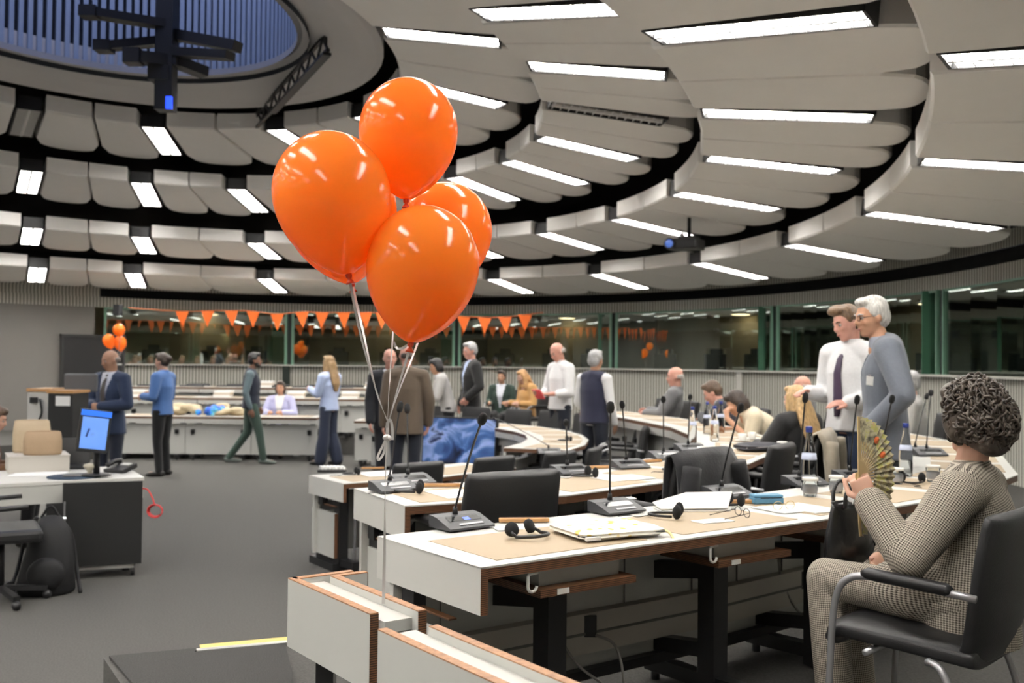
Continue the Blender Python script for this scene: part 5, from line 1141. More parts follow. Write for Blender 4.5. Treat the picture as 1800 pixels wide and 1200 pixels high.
# ------------------------------------------------------------------ microphones, headsets and the things on the desks
def mic(label, base, tip, yaw, k=1.0, lit=False):
    r = thing('microphone', label, 'microphone', base, yaw, 'desk microphones')
    mb = MB(); w = 0.105 * k
    vs = [(-w, -0.085, 0.004), (w, -0.085, 0.004), (w, 0.055, 0.004), (-w, 0.055, 0.004), (-w, -0.085, 0.012), (w, -0.085, 0.012), (w, 0.01, 0.045), (-w, 0.01, 0.045), (w, 0.055, 0.05), (-w, 0.055, 0.05)]
    mb.add([V(p) * 1.0 for p in vs], [(3, 2, 1, 0), (0, 1, 5, 4), (4, 5, 6, 7), (7, 6, 8, 9), (2, 3, 9, 8), (1, 2, 8, 6, 5), (0, 4, 7, 9, 3)]); mb.build('base', M_GREYPL, r)
    mb = MB(); mb.add([(-0.07, -0.035, 0.0305), (0.08, -0.035, 0.0305), (0.08, 0.0, 0.0425), (-0.07, 0.0, 0.0425)], [(0, 1, 2, 3)]); mb.build('display', mat('display', (0.01, 0.01, 0.012), rough=0.15), r)
    if lit:
        mb = MB(); mb.add([(0.0, -0.033, 0.0318), (0.03, -0.033, 0.0318), (0.03, -0.012, 0.0392), (0.0, -0.012, 0.0392)], [(0, 1, 2, 3)]); mb.build('lit_key', mat('blue key', (0.1, 0.15, 0.6), emis=(0.15, 0.25, 0.9), estr=0.6), r)
    mb = MB(); mb.box((0.01, -0.062, 0.0215), (0.11, 0.012, 0.003), Rx(0.33)); mb.build('speak_bar', M_SILVER, r)
    mb = MB(); mb.cyl((0, 0.03, 0.045), (0, 0.03, 0.075), 0.012, 0.008, n=10); mb.build('socket', M_BLKPL, r)
    tl = Rz(-yaw) @ (tip - V(base)); b0 = V(0, 0.03, 0.07)
    P = bez([b0, b0.lerp(tl, 0.3) + V(0, 0, 0.01), b0.lerp(tl, 0.7) + V(0, 0, 0.012), tl], 6)
    mb = MB(); mb.tube(P, 0.0045 * k, n=7); mb.build('gooseneck', M_BLKPL, r)
    dr = (P[-1] - P[-3]).normalized(); mb = MB(); mb.loft([tl - dr * 0.008, tl, tl + dr * 0.018, tl + dr * 0.04, tl + dr * 0.05], [0.007, 0.014, 0.0165, 0.014, 0.004], n=12); mb.build('windscreen', M_FOAM, r)
    return r
YAW0 = math.atan2(N_.y, N_.x) - PI / 2
ZD = TIER + 0.733
def dz(px, py, z=ZD): return atz(px, py, z)
def headset(label, p, yaw, tilt=0.0):
    r = thing('headset', label, 'headset', p, yaw, 'headsets on the desks')
    mb = MB(); mb.tube([(0.07 * math.cos(a), -0.02 + 0.075 * -math.sin(a), 0.01 + 0.006 * math.sin(a)) for a in np.linspace(0, PI, 15)], 0.0065, n=8); mb.build('headband', M_BLKPL, r)
    for sx in (-1, 1):
        mb = MB(); M = Rz(sx * 0.35) @ Rx(1.15); mb.lathe([(0.012, -0.014), (0.024, -0.012), (0.027, -0.003), (0.027, 0.006), (0.022, 0.012), (0.004, 0.013)], c=(sx * 0.052, 0.015, 0.031), n=16, M=M); mb.build('ear_pad', M_FOAM, r)
        mb = MB(); mb.tube([(sx * 0.07, -0.02, 0.012), (sx * 0.068, 0.0, 0.02), (sx * 0.058, 0.018, 0.03)], 0.006, n=6); mb.build('yoke', M_BLKPL, r)
    return r
def headset_side(label, p, yaw, k=1.0):
    r = thing('headset', label, 'headset', p, yaw, 'headsets on the desks')
    mb = MB(); mb.tube([(-0.02 - 0.1 * math.sin(a), 0.055 * math.cos(a), 0.012) for a in np.linspace(0, PI, 13)], 0.006, n=7); mb.build('headband', M_BLKPL, r)
    for sy in (-1, 1):
        mb = MB(); mb.ell((0.0, sy * 0.05, 0.03), (0.018, 0.022, 0.029), Rz(sy * 0.5), nu=14, nv=9); mb.build('ear_pad', M_FOAM, r)
    mb = MB(); mb.tube(bez([(-0.12, 0.0, 0.006), (-0.16, -0.05, 0.004), (-0.2, -0.02, 0.004), (-0.24, -0.06, 0.004)], 5), 0.002, n=5); mb.build('cord', M_BLKPL, r)
    return r
mic('grey desk microphone beside the balloon ribbon on the nearest desk', dz(808, 926), at(846, 742, 3.45), YAW0 + 0.05, lit=True)
mic('desk microphone with a white card behind the dotted pouch', dz(1080, 899), at(1073, 722, 4.0), YAW0)
mic('desk microphone behind the large white folder', dz(1276, 872), at(1300, 722, 4.5), YAW0 - 0.1)
mic('desk microphone behind the tall water bottle', dz(1412, 852), at(1415, 705, 5.2), YAW0 - 0.2)
mic('desk microphone standing behind the paper fan', dz(1500, 842), at(1506, 708, 5.4), YAW0 - 0.3)
mic('desk microphone in front of the grey jacket', dz(1553, 836), at(1567, 706, 5.5), YAW0 - 0.3)
mic('second row microphone next to the balloon ribbon', dz(690, 862), at(702, 722, 4.95), YAW0)
mic('second row microphone right of the ribbon, half hidden', dz(722, 850), at(716, 724, 5.3), YAW0)
mic('second row microphone behind the empty black chair', dz(1002, 832), at(995, 745, 5.3), YAW0 - 0.1)
mic('second row microphone with dark base left of the headset', dz(1105, 822), at(1094, 715, 5.8), YAW0 - 0.2)
mic('second row microphone standing near the pale curved front', dz(1170, 806), at(1166, 705, 6.3), YAW0 - 0.3)
mic('second row microphone beside the white cups', dz(1213, 792), at(1213, 700, 6.8), YAW0 - 0.35)
mic('inner ring microphone on the bend of the desk', atz(965, 797, 0.862), at(870, 735, 10.9), YAW0 - 0.5)
mic('right hand one of two tall microphones beside the curly hair', atz(1632, 800, ZD), at(1636, 694, 7.3), YAW0 - 0.6)
mic('left hand one of two tall microphones beside the curly hair', atz(1612, 797, ZD), at(1628, 700, 7.4), YAW0 - 0.6)
headset('black headset lying in the middle of the nearest writing pad', dz(921, 943), YAW0 + 0.25)
headset_side('black headset right of the dotted pouch', dz(1192, 910), YAW0 - 0.9)
headset_side('black headset at the right end of the white folder', dz(1292, 888), YAW0 - 0.3)
headset_side('black headset on the desk behind the fan', dz(1603, 848), YAW0 + 0.5)
headset_side('headset near the second row end behind the ribbon', dz(738, 866), YAW0 - 0.6)
headset_side('headset on the second row desk behind the empty chair', dz(1040, 838), YAW0 - 0.3)
headset_side('headset on the second row desk by the black jacket', dz(1196, 827), YAW0 - 0.2)
headset_side('headset beside the striped box on the inner ring', atz(628, 834, 0.735), YAW0 - 0.3)
headset_side('small headset on the inner ring bend', atz(1000, 775, 0.865), YAW0 - 0.3)
def strip(label, p, yaw, L=0.2):
    r = thing('pen_tray', label, 'pen tray', p, yaw, 'oak pen trays on the desks')
    mb = MB(); mb.box((0, 0, 0.008), (L, 0.03, 0.016), bev=0.003); mb.build('strip', M_OAK, r)
    mb = MB(); mb.box((0, 0.0, 0.0165), (L * 0.9, 0.01, 0.002)); mb.build('groove', M_PLYTOP, r)
strip('oak pen tray behind the nearest headset', dz(921, 917), math.radians(6)); strip('oak pen tray right of the second row headset', dz(776, 855), math.radians(6)); strip('oak pen tray beside the blue case', dz(1318, 884), math.radians(8), 0.22)
strip('oak pen tray on the second row behind the chair', dz(1045, 823), math.radians(20)); strip('oak pen tray on the inner ring end', atz(655, 824, 0.735), math.radians(15)); strip('oak pen tray by the small second row microphone', dz(1140, 812), math.radians(30))
def sheet(label, p, yaw, w, h, t=0.003, material=None, cat='paper'):
    r = thing('paper_sheet', label, cat, p, yaw)
    mb = MB(); mb.box((0, 0, t / 2), (w, h, t)); mb.build('sheet', material or M_PAPER, r)
    return r
sheet('white card under the oak tray near the headset', dz(893, 929), 0.3, 0.1, 0.07); sheet('small white note right of the second headset', dz(1253, 916), 0.5, 0.16, 0.08)
sheet('white papers under the thin spectacles', dz(1392, 893), 0.55, 0.3, 0.2); sheet('white leaflet by the handbag', dz(1440, 898), 0.5, 0.14, 0.1, 0.004)
sheet('white sheet on the second row end desk', dz(800, 868), 0.5, 0.2, 0.28); sheet('white sheet on the second row behind the chair', dz(1095, 840), 0.6, 0.3, 0.2); sheet('white sheet on the inner ring end desk', atz(668, 833, 0.735), 0.5, 0.3, 0.3)
sheet('pale card on the microphone base behind the pouch', dz(1098, 893) + V(0, 0, 0.042), 0.35, 0.09, 0.05)
# dotted pouch
pc = dz(1066, 938); pu = thing('zip_pouch', 'soft white zip pouch with yellow dots on the nearest desk', 'pouch', pc, math.radians(26))
M_DOT = ramp_mat('white cloth with yellow dots', 'voronoi', [(0.0, (0.62, 0.45, 0.08)), (0.26, (0.66, 0.5, 0.12)), (0.34, (0.78, 0.76, 0.66)), (1.0, (0.78, 0.76, 0.66))], nscale=24, rough=0.8)
def pillow(w, h, t, n=14):
    mb = MB(); vs = []
    for sg in (1, -1):
        for i in range(n + 1):
            for j in range(n + 1):
                u = -1 + 2 * i / n; v = -1 + 2 * j / n; cx = (1 - abs(v) ** 8 * 0.05); x = u * w / 2 * cx; y = v * h / 2 * (1 - abs(u) ** 8 * 0.05)
                k = (1 - u ** 6) ** 0.5 * (1 - v ** 6) ** 0.5 if abs(u) < 1 and abs(v) < 1 else 0; z = t / 2 + sg * t / 2 * (0.35 + 0.65 * k) + sg * 0.003 * math.sin(5 * u + 3 * v) * k
                vs.append(V(x, y, max(z, 0.0)))
    m_ = n + 1; N2 = m_ * m_; fs = []
    for i in range(n):
        for j in range(n):
            a = i * m_ + j; fs.append((a, a + m_, a + m_ + 1, a + 1)); fs.append((N2 + a, N2 + a + 1, N2 + a + m_ + 1, N2 + a + m_))
    for i in range(n):
        a = i * m_; fs.append((a, a + 0 + N2, a + m_ + N2, a + m_)[::-1]); a = i * m_ + n; fs.append((a, a + N2, a + m_ + N2, a + m_)); a = i; fs.append((a, a + N2, a + 1 + N2, a + 1)); a = n * m_ + i; fs.append((a, a + N2, a + 1 + N2, a + 1)[::-1])
    mb.add(vs, fs, True); return mb
pillow(0.36, 0.27, 0.04).build('body', M_DOT, pu)
mb = MB(); mb.tube([(-0.178, -0.1, 0.02), (-0.17, -0.132, 0.02), (0.17, -0.132, 0.02), (0.178, -0.1, 0.02), (0.178, 0.1, 0.02)], 0.003, n=6); mb.build('zip', mat('dark zip', (0.05, 0.05, 0.05), rough=0.6), pu)
mb = MB(); mb.tube(bez([(0.178, -0.1, 0.02), (0.195, -0.12, 0.012), (0.19, -0.15, 0.0), (0.185, -0.17, -0.02)], 5), 0.005, n=6); mb.build('zip_pull', mat('yellow cord', (0.7, 0.6, 0.3), rough=0.7), pu)
mb = MB(); mb.box((-0.14, -0.14, 0.014), (0.06, 0.01, 0.012)); mb.build('label_tag', M_PAPER, pu)
# folder
fo = thing('folder', 'large white folder with bent pages across the nearest desk', 'folder', dz(1222, 893), math.radians(20))
mb = MB(); mb.prism([(-0.2, -0.06), (0.1, -0.125), (0.2, 0.02), (0.02, 0.11), (-0.17, 0.07)], 0.0, 0.006); mb.build('back_cover', M_PAPER, fo)
mb = MB(); mb.add([(-0.2, -0.055, 0.01), (0.09, -0.12, 0.012), (0.2, 0.02, 0.06), (0.02, 0.115, 0.05), (-0.17, 0.075, 0.02), (-0.2, -0.055, 0.014), (0.09, -0.12, 0.016), (0.2, 0.02, 0.064), (0.02, 0.115, 0.054), (-0.17, 0.075, 0.024)], [(4, 3, 2, 1, 0), (5, 6, 7, 8, 9), (0, 1, 6, 5), (1, 2, 7, 6), (2, 3, 8, 7), (3, 4, 9, 8), (4, 0, 5, 9)]); mb.build('front_cover', mat('cream card', (0.74, 0.72, 0.66), rough=0.7), fo)
# spectacles
def spectacles(label, p, yaw, material):
    r = thing('spectacles', label, 'spectacles', p, yaw)
    for s in (-1, 1):
        mb = MB(); mb.tube([(s * 0.033 + 0.024 * math.cos(a), 0, 0.02 + 0.018 * math.sin(a)) for a in np.linspace(0, 2 * PI, 17)], 0.0016, n=5); mb.build('rim', material, r)
        mb = MB(); mb.tube([(s * 0.057, 0, 0.024), (s * 0.06, 0.05, 0.016), (s * 0.058, 0.12, 0.004)], 0.0016, n=5); mb.build('temple', material, r)
    mb = MB(); mb.tube([(-0.009, 0, 0.024), (0, 0, 0.028), (0.009, 0, 0.024)], 0.0016, n=5); mb.build('bridge', material, r)
spectacles('dark framed spectacles lying beside the white note', dz(1305, 908), 1.9, M_STEELB); spectacles('thin gold spectacles lying on the papers', dz(1378, 896), 0.4, mat('gold wire', (0.5, 0.36, 0.15), metal=0.9, rough=0.3))
bc = thing('spectacle_case', 'blue spectacle case on the nearest desk', 'case', dz(1347, 884), math.radians(10))
mb = MB(); mb.box((0, 0, 0.014), (0.145, 0.062, 0.028), bev=0.006); mb.build('bottom_shell', mat('blue case', (0.1, 0.25, 0.38), rough=0.5), bc)
mb = MB(); mb.box((0, 0.002, 0.034), (0.143, 0.06, 0.014), bev=0.005); mb.build('lid', mat('blue case', (0.1, 0.25, 0.38)), bc)
mb = MB(); mb.box((0.01, -0.0, 0.0275), (0.1, 0.063, 0.003)); mb.build('dark_opening', M_BLKPL, bc)
# bottles and glasses
def bottle(label, p, k=1.0):
    r = thing('water_bottle', label, 'bottle', p, 0, 'water bottles')
    mb = MB(); mb.lathe([(0.032 * k, 0), (0.035 * k, 0.004), (0.036 * k, 0.11 * k), (0.033 * k, 0.15 * k), (0.022 * k, 0.2 * k), (0.0145 * k, 0.235 * k), (0.0135 * k, 0.265 * k)], n=20); mb.build('glass_body', M_CLEAR, r)
    mb = MB(); mb.lathe([(0.0155 * k, 0.262 * k), (0.0158 * k, 0.285 * k), (0.014 * k, 0.288 * k)], n=16); mb.build('cap', mat('blue cap', (0.03, 0.05, 0.25), rough=0.4), r)
    mb = MB(); mb.lathe([(0.0345 * k, 0.14 * k), (0.0342 * k, 0.145 * k), (0.031 * k, 0.168 * k)], n=20); mb.build('label_band', mat('pale blue label', (0.5, 0.54, 0.68), rough=0.5), r)
def tumbler(label, p, k=1.0):
    r = thing('drinking_glass', label, 'glass', p, 0, 'drinking glasses')
    mb = MB(); mb.lathe([(0.026 * k, 0), (0.031 * k, 0.03 * k), (0.033 * k, 0.075 * k), (0.0315 * k, 0.075 * k), (0.029 * k, 0.03 * k), (0.024 * k, 0.008 * k)], n=22); mb.build('vessel', M_CLEAR, r)
    mb = MB(); mb.lathe([(0.0325 * k, 0.066 * k), (0.0335 * k, 0.072 * k), (0.0335 * k, 0.076 * k), (0.0325 * k, 0.078 * k)], n=22); mb.build('rim', M_HOOK, r)
    mb = MB(); mb.lathe([(0.0325, 0.015), (0.0335, 0.018), (0.0345, 0.05), (0.033, 0.052)], n=22); mb.build('printed_band', mat('grey print', (0.35, 0.35, 0.36), rough=0.3), r)
bottle('tall clear bottle with blue cap left of the fan', dz(1422, 862), 1.12); tumbler('drinking glass in front of the tall bottle', dz(1424, 872), 1.15); tumbler('drinking glass just left of the hand with the fan', dz(1470, 866), 1.1)
bottle('clear bottle with blue cap right of the fan', dz(1592, 836), 1.05); tumbler('drinking glass right of the fan by the bottle', dz(1576, 850), 1.1); tumbler('drinking glass in front of the curly hair', dz(1640, 846), 1.15)
for i, (px, py, lb) in enumerate([(1217, 778, 'white bottle at the bend of the second row'), (1243, 762, 'pale bottle behind the white cups'), (1267, 760, 'second pale bottle behind the white cups'), (1256, 775, 'bottle with light blue band beside the cups')]):
    bottle(lb, dz(px, py), 1.0)
def cup(label, p):
    r = thing('coffee_cup', label, 'cup', p, random.uniform(0, 6), 'white coffee cups')
    mb = MB(); mb.lathe([(0.02, 0), (0.028, 0.012), (0.038, 0.06), (0.035, 0.06), (0.025, 0.012)], n=16); mb.build('bowl', M_HOOK, r)
    mb = MB(); mb.tube([(0.034 + 0.016 * math.sin(a), 0, 0.034 + 0.018 * math.cos(a)) for a in np.linspace(0, PI, 7)], 0.004, n=6); mb.build('handle', M_HOOK, r)
    mb = MB(); mb.lathe([(0.03, 0), (0.065, 0.008), (0.064, 0.011), (0.03, 0.004)], n=18); mb.build('saucer', M_HOOK, r)
for px, py, lb in [(1305, 775, 'left white cup beside the dark bag'), (1322, 772, 'middle white cup beside the dark bag'), (1350, 778, 'right white cup beyond the dark bag'), (1275, 795, 'white cup in front of the bottles'), (1375, 790, 'white cup at the desk edge by the blond woman'), (1235, 800, 'white cup by the small microphone'), (1256, 803, 'white cup right of the small microphone')]:
    cup(lb, dz(px, py))
db = thing('document_bag', 'slim dark bag lying on the second row desk', 'bag', dz(1335, 792), 0.35)
pillow(0.34, 0.2, 0.06, 10).build('body', mat('dark nylon', (0.03, 0.03, 0.04), rough=0.7), db)
mb = MB(); mb.tube([(-0.17, -0.09, 0.03), (0.0, -0.105, 0.035), (0.17, -0.09, 0.03)], 0.004, n=6); mb.build('zip', M_SILVER, db)
# striped box at the end of the inner ring
sb_ = thing('striped_box', 'white ribbed packet at the inner ring desk corner', 'packet', atz(584, 829, 0.735), 0.1)
mb = MB(); mb.box((0, 0, 0.012), (0.24, 0.14, 0.024)); mb.build('tray', M_BLKPL, sb_)
for i in range(7):
    mb = MB(); mb.box((-0.09 + 0.03 * i, 0, 0.036), (0.022, 0.11, 0.03), Rz(0.3), bev=0.006); mb.build('white_roll', mat('bright white', (0.85, 0.85, 0.83), rough=0.6), sb_)

# ------------------------------------------------------------------ chairs
row_chair(R2, R2i, 0, 0.45, 0.0, TIER, 'empty black chair directly behind the nearest desk')
cj = row_chair(R2, R2i, 1, 0.8, 0.02, TIER, 'black chair with a dark jacket over its back')
row_chair(R2, R2i, 2, 0.72, 0.04, TIER, 'black chair right of the one with the dark jacket')
cb = row_chair(R2, R2i, 3, 0.45, 0.1, TIER, 'black chair with a beige coat beside the tall bottle')
row_chair(R1, R1i, 0, 0.55, 0.0, 0, 'inner ring chair behind the balloon ribbon'); row_chair(R1, R1i, 1, 0.38, 0.0, 0, 'inner ring chair in front of the blue screen')
chair(V(0.23, 9.14, 0), V(-0.6, 9.8, 0), 'inner ring chair above the right end of the empty chair'); chair(V(0.52, 9.5, 0), V(-0.5, 9.85, 0), 'inner ring chair turned aside at the desk end')
for (i, u, lb) in [(8, 0.4, 'inner ring chair beside the brown jacket'), (7, 0.3, 'inner ring chair under the man in the black blazer'), (6, 0.35, 'third inner ring chair on the far side'), (5, 0.6, 'fourth inner ring chair on the far side'), (4, 0.75, 'inner ring chair left of the white shirted man'), (3, 0.85, 'inner ring chair in front of the white shirted man'), (2, 0.95, 'inner ring chair left of the vested man'), (1, 0.9, 'inner ring chair under the hand of the vested man')]:
    row_chair(R1f, R1fi, i, u, 0.32, TR, lb)
for (i, u, lb) in [(4, 0.5, 'chair of the long haired blond woman'), (5, 0.57, 'chair of the woman in the cream top'), (6, 0.37, 'chair of the man bending over the desk'), (7, 0.5, 'chair of the reclining bald man'), (6, 0.82, 'empty chair right of the reclining bald man'), (7, 0.98, 'empty chair left of the reclining bald man')]:
    row_chair(R2, R2i, i, u, 0.26, TIER, lb)
row_chair(R3, R3i, 5, 0.93, 0.26, TIER, 'chair of the person in the pale checked shirt')
chair(V(3.06, 10.38, TIER), V(2.0, 11.0, 0), 'chair of the bald man beyond the blond woman')
chair(V(at(882, 700, 17.5).x, 17.52, 0.3), V(at(882, 700, 17.5).x - 0.25, 16.5, 0), 'chair of the small person in dark green'); chair(V(at(928, 700, 16.7).x + 0.02, 16.72, 0.3), V(at(928, 700, 16.7).x - 0.9, 16.2, 0), 'chair of the ginger blond woman')
for i, x in enumerate((-3.5, -4.0, -4.65, -5.2, -5.8, -6.3)):
    chair(V(x, 17.62, 0), V(x, 10, 0), '%s chair from the right at the long far desk' % ORD[i])
for i, x in enumerate((-2.5, -3.25, -3.95, -4.7, -5.4, -6.1, -6.9)):
    chair(V(x, 18.72, 0.3), V(x, 10, 0), '%s chair from the right in the nearer back row' % ORD[i])
for i, x in enumerate((-2.5, -3.2, -3.9, -4.7, -5.5, -6.3)):
    chair(V(x, 19.75, 0.3), V(x, 10, 0), '%s chair from the right in the farther back row' % ORD[i])
# jackets over two chair backs
def draped(label, ch, material, w=0.5, drop=0.4):
    r = thing('jacket', label, 'jacket', ch.location, ch.rotation_euler[2])
    mb = MB(); vs = []; n = 13; prof = [(-0.255, 0.62), (-0.262, 0.75), (-0.275, 0.86), (-0.29, 0.925), (-0.32, 0.935), (-0.35, 0.90), (-0.36, 0.8), (-0.375, 0.62), (-0.39, 0.9 - drop)]
    for k, (y, z) in enumerate(prof):
        for i in range(n):
            u = -1 + 2 * i / (n - 1); f = 0.014 * math.sin(7 * u + k * 0.6) * (k / 8); vs.append(V(u * w / 2 * (1 + 0.02 * k), y + 0.03 * u * u + f, z - 0.03 * u * u * (k > 4) - 0.02 * abs(u) ** 3))
    fs = [(k * n + i, k * n + i + 1, (k + 1) * n + i + 1, (k + 1) * n + i) for k in range(len(prof) - 1) for i in range(n - 1)]
    mb.add(vs, fs, True); o = mb.build('cloth_body', material, r); md = o.modifiers.new('t', 'SOLIDIFY'); md.thickness = 0.012
    for s in (-1, 1):
        mb = MB(); mb.tube(bez([(s * w * 0.42, -0.36, 0.86), (s * w * 0.5, -0.37, 0.7), (s * w * 0.48, -0.385, 0.5), (s * w * 0.46, -0.38, 0.42)], 4), [0.05] * 4 + [0.045] * 4 + [0.04] * 5, n=10); mb.build('sleeve', material, r)
draped('dark jacket hanging over the back of a second row chair', cj, cloth('blackcoat', (0.012, 0.012, 0.014)), 0.52, 0.5)
draped('beige coat hanging over the chair by the tall bottle', cb, cloth('beigecoat', (0.3, 0.26, 0.2)), 0.5, 0.42)
# ------------------------------------------------------------------ computer desk on the left
M_DKCAB = mat('black cabinet laminate', (0.012, 0.012, 0.012), rough=0.55)
tz = 0.74; a_ = atz(232, 836, tz); b_ = atz(258, 832, tz)
pc = thing('computer_desk', 'white computer desk with clutter at the left of the hall', 'desk', (-3.73, 8.14, 0), math.radians(30))
mb = MB(); mb.box((0, 0, tz - 0.015), (1.25, 0.95, 0.03), bev=0.004); mb.build('tabletop', M_WHITE, pc)
mb = MB(); mb.box((0, -0.46, tz - 0.1), (1.2, 0.02, 0.14)); mb.box((0.61, 0, tz - 0.1), (0.02, 0.92, 0.14)); mb.build('apron', M_SIDE, pc)
for sx in (-0.58, 0.5):
    for sy in (-0.42, 0.42):
        mb = MB(); mb.box((sx, sy, tz / 2 - 0.02), (0.05, 0.05, tz - 0.04)); mb.build('leg', M_STEELB, pc)
ca = thing('rolling_cabinet', 'black cabinet on castors under the computer desk', 'cabinet', (at(181, 900, 7.72).x, 7.72, 0), math.radians(20))
mb = MB(); mb.box((0, 0.2, 0.40), (0.56, 0.42, 0.58), bev=0.004); mb.build('carcass', M_DKCAB, ca)
mb = MB(); mb.box((0, -0.02, 0.42), (0.57, 0.02, 0.64), bev=0.003); mb.build('front_panel', M_DKCAB, ca)
mb = MB(); mb.box((0.02, 0.1, 0.095), (0.42, 0.2, 0.06)); mb.build('base_tray', M_SIDE, ca)
for sx in (-0.22, 0.22):
    for sy in (0.03, 0.35):
        mb = MB(); mb.cyl((sx - 0.015, sy, 0.035), (sx + 0.015, sy, 0.035), 0.035, n=14); mb.box((sx, sy, 0.075), (0.025, 0.03, 0.06)); mb.build('castor', M_BLKPL, ca)
mb = MB(); mb.box((-0.27, -0.035, 0.5), (0.012, 0.02, 0.2)); mb.build('hinge_rail', M_SILVER, ca)
mb = MB(); mb.cyl((-0.27, -0.05, 0.47), (-0.27, -0.03, 0.47), 0.018, n=12); mb.build('lock', mat('bright chrome', (0.9, 0.92, 0.95), metal=1.0, rough=0.05), ca)
# monitor turned upright on an arm
mo = thing('computer_monitor', 'tilted computer monitor with blue screen on the left desk', 'monitor', at(165, 836, 7.95), 0)
mc = at(165, 757, 7.95) - V(mo.location); MM = Rz(math.radians(38)) @ Ry(math.radians(8)) @ Rx(math.radians(-6))
mb = MB(); mb.box(mc, (0.24, 0.03, 0.34), MM, bev=0.005); mb.build('housing', M_BLKPL, mo)
scr = ramp_mat('blue desktop screen', 'noise', [(0.0, (0.08, 0.2, 0.62)), (0.6, (0.13, 0.28, 0.72)), (0.68, (0.1, 0.18, 0.4))], nscale=7, detail=1, emis=0.55, rough=0.3)
mb = MB(); mb.box(mc + MM @ V(0, -0.016, -0.02), (0.2, 0.004, 0.25), MM); mb.build('screen', scr, mo)
mb = MB(); mb.box(mc + MM @ V(0.0, -0.018, 0.137), (0.235, 0.006, 0.045), MM); mb.build('task_bar', mat('bright blue bar', (0.03, 0.16, 0.7), emis=(0.02, 0.14, 0.8), estr=0.6, rough=0.3), mo)
mb = MB(); mb.box(mc + MM @ V(-0.05, -0.019, -0.02), (0.014, 0.004, 0.07), MM @ Ry(0.25)); mb.build('window_mark', mat('dark blue mark', (0.02, 0.05, 0.2), rough=0.4), mo)
mb = MB(); mb.cyl((0, 0.05, 0), mc + V(0, 0.05, 0), 0.025, n=10); mb.loft([(0, 0.04, 0.0), (0, 0.04, 0.015)], [0.12, 0.1], [0.09, 0.08], xd=V(1, 0, 0)); mb.build('stand', M_BLKPL, mo)
lp = thing('laptop', 'open black laptop seen from behind on the left desk', 'laptop', atz(118, 822, tz + 0.002), math.radians(15))
mb = MB(); mb.box((0, -0.02, 0.01), (0.34, 0.24, 0.02), bev=0.004); mb.build('keyboard_base', M_BLKPL, lp)
mb = MB(); mb.box((0, 0.13, 0.13), (0.34, 0.012, 0.24), Rx(-0.22), bev=0.004); mb.build('lid', M_BLKPL, lp)
mb = MB(); mb.cyl((-0.14, 0.1, 0.015), (0.14, 0.1, 0.015), 0.009, n=8); mb.build('hinge', M_STEELB, lp)
di = thing('round_mat', 'round dark blue mat on the left desk', 'mat', atz(130, 838, tz + 0.001), 0); mb = MB(); mb.loft([(0, 0, 0), (0, 0, 0.008)], [0.2, 0.2], n=28); mb.build('disc', mat('dark blue felt', (0.03, 0.05, 0.08), rough=0.9), di); mb = MB(); mb.loft([(0, 0, 0.008), (0, 0, 0.014)], [0.09, 0.085], n=24); mb.build('centre_disc', M_BLKPL, di)
tl = thing('desk_telephone', 'black desk telephone at the corner of the computer desk', 'telephone', atz(212, 829, tz + 0.002), math.radians(-20))
mb = MB(); mb.box((0, 0, 0.03), (0.2, 0.18, 0.04), Rx(0.25), bev=0.006); mb.build('body', M_BLKPL, tl)
mb = MB(); mb.tube(bez([(-0.07, -0.08, 0.06), (-0.07, 0.0, 0.085), (-0.07, 0.08, 0.085)], 5), 0.02, n=8); mb.build('handset', M_BLKPL, tl); mb = MB(); mb.box((0.03, 0.03, 0.062), (0.09, 0.05, 0.006), Rx(0.25)); mb.build('display', M_SIDE, tl)
def bagshape(label, p, yaw, w, h, d, material, name='paper_bag'):
    r = thing(name, label, 'bag', p, yaw)
    mb = MB(); mb.loft([(0, 0, 0), (0, 0, 0.02), (0, 0, h * 0.6), (0, 0, h)], [w * 0.48, w * 0.5, w * 0.5, w * 0.46], [d * 0.48, d * 0.5, d * 0.4, d * 0.16], xd=V(1, 0, 0), n=16); mb.build('sack', material, r)
    mb = MB(); mb.tube([(-w * 0.42, 0, h), (0, 0.01, h + 0.004), (w * 0.42, 0, h)], 0.008, n=6); mb.build('rolled_top', material, r)
M_KRAFT = mat('brown kraft paper', (0.33, 0.23, 0.14), rough=0.85, noise=0.1, nscale=8, bump=0.4, bscale=14)
bagshape('brown paper bag beside the laptop', V(at(75, 792, 8.36).x, 8.36, tz + 0.141), 0.3, 0.30, 0.19, 0.18, M_KRAFT); bagshape('paler paper bag behind the brown one', V(at(56, 765, 8.56).x, 8.56, tz + 0.141), 0.3, 0.3, 0.27, 0.16, mat('pale kraft paper', (0.46, 0.36, 0.24), rough=0.85, bump=0.4, bscale=14))
sheet('white papers on the computer desk', V(-3.85, 8.15, tz + 0.001), 0.2, 0.4, 0.28, 0.006); 
st = thing('table_clutter', 'small pale ornament beside the monitor', 'ornament', V(at(158, 822, 8.0).x, 8.0, tz + 0.001), 0); mb = MB(); mb.lathe([(0.03, 0), (0.02, 0.02), (0.02, 0.05), (0.05, 0.08), (0.045, 0.1), (0.01, 0.11)], n=14); mb.build('stem_and_cap', mat('cream ceramic', (0.5, 0.46, 0.36), rough=0.5), st); mb = MB(); mb.ell((0.04, 0.02, 0.015), (0.03, 0.03, 0.015)); mb.build('foot', M_KRAFT, st)
rc = thing('red_cable', 'coiled red cable hanging from the desk corner', 'cable', at(262, 862, 7.75), 0)
mb = MB(); c0 = V(rc.location); mb.tube([p - c0 for p in bez([at(250, 858, 7.8), at(260, 861, 7.75), at(268, 875, 7.75), at(272, 888, 7.75)], 6)], 0.006, n=6); mb.build('lead', mat('red plastic', (0.5, 0.03, 0.03), rough=0.4), rc)
mb = MB(); k0 = at(272, 898, 7.75) - c0
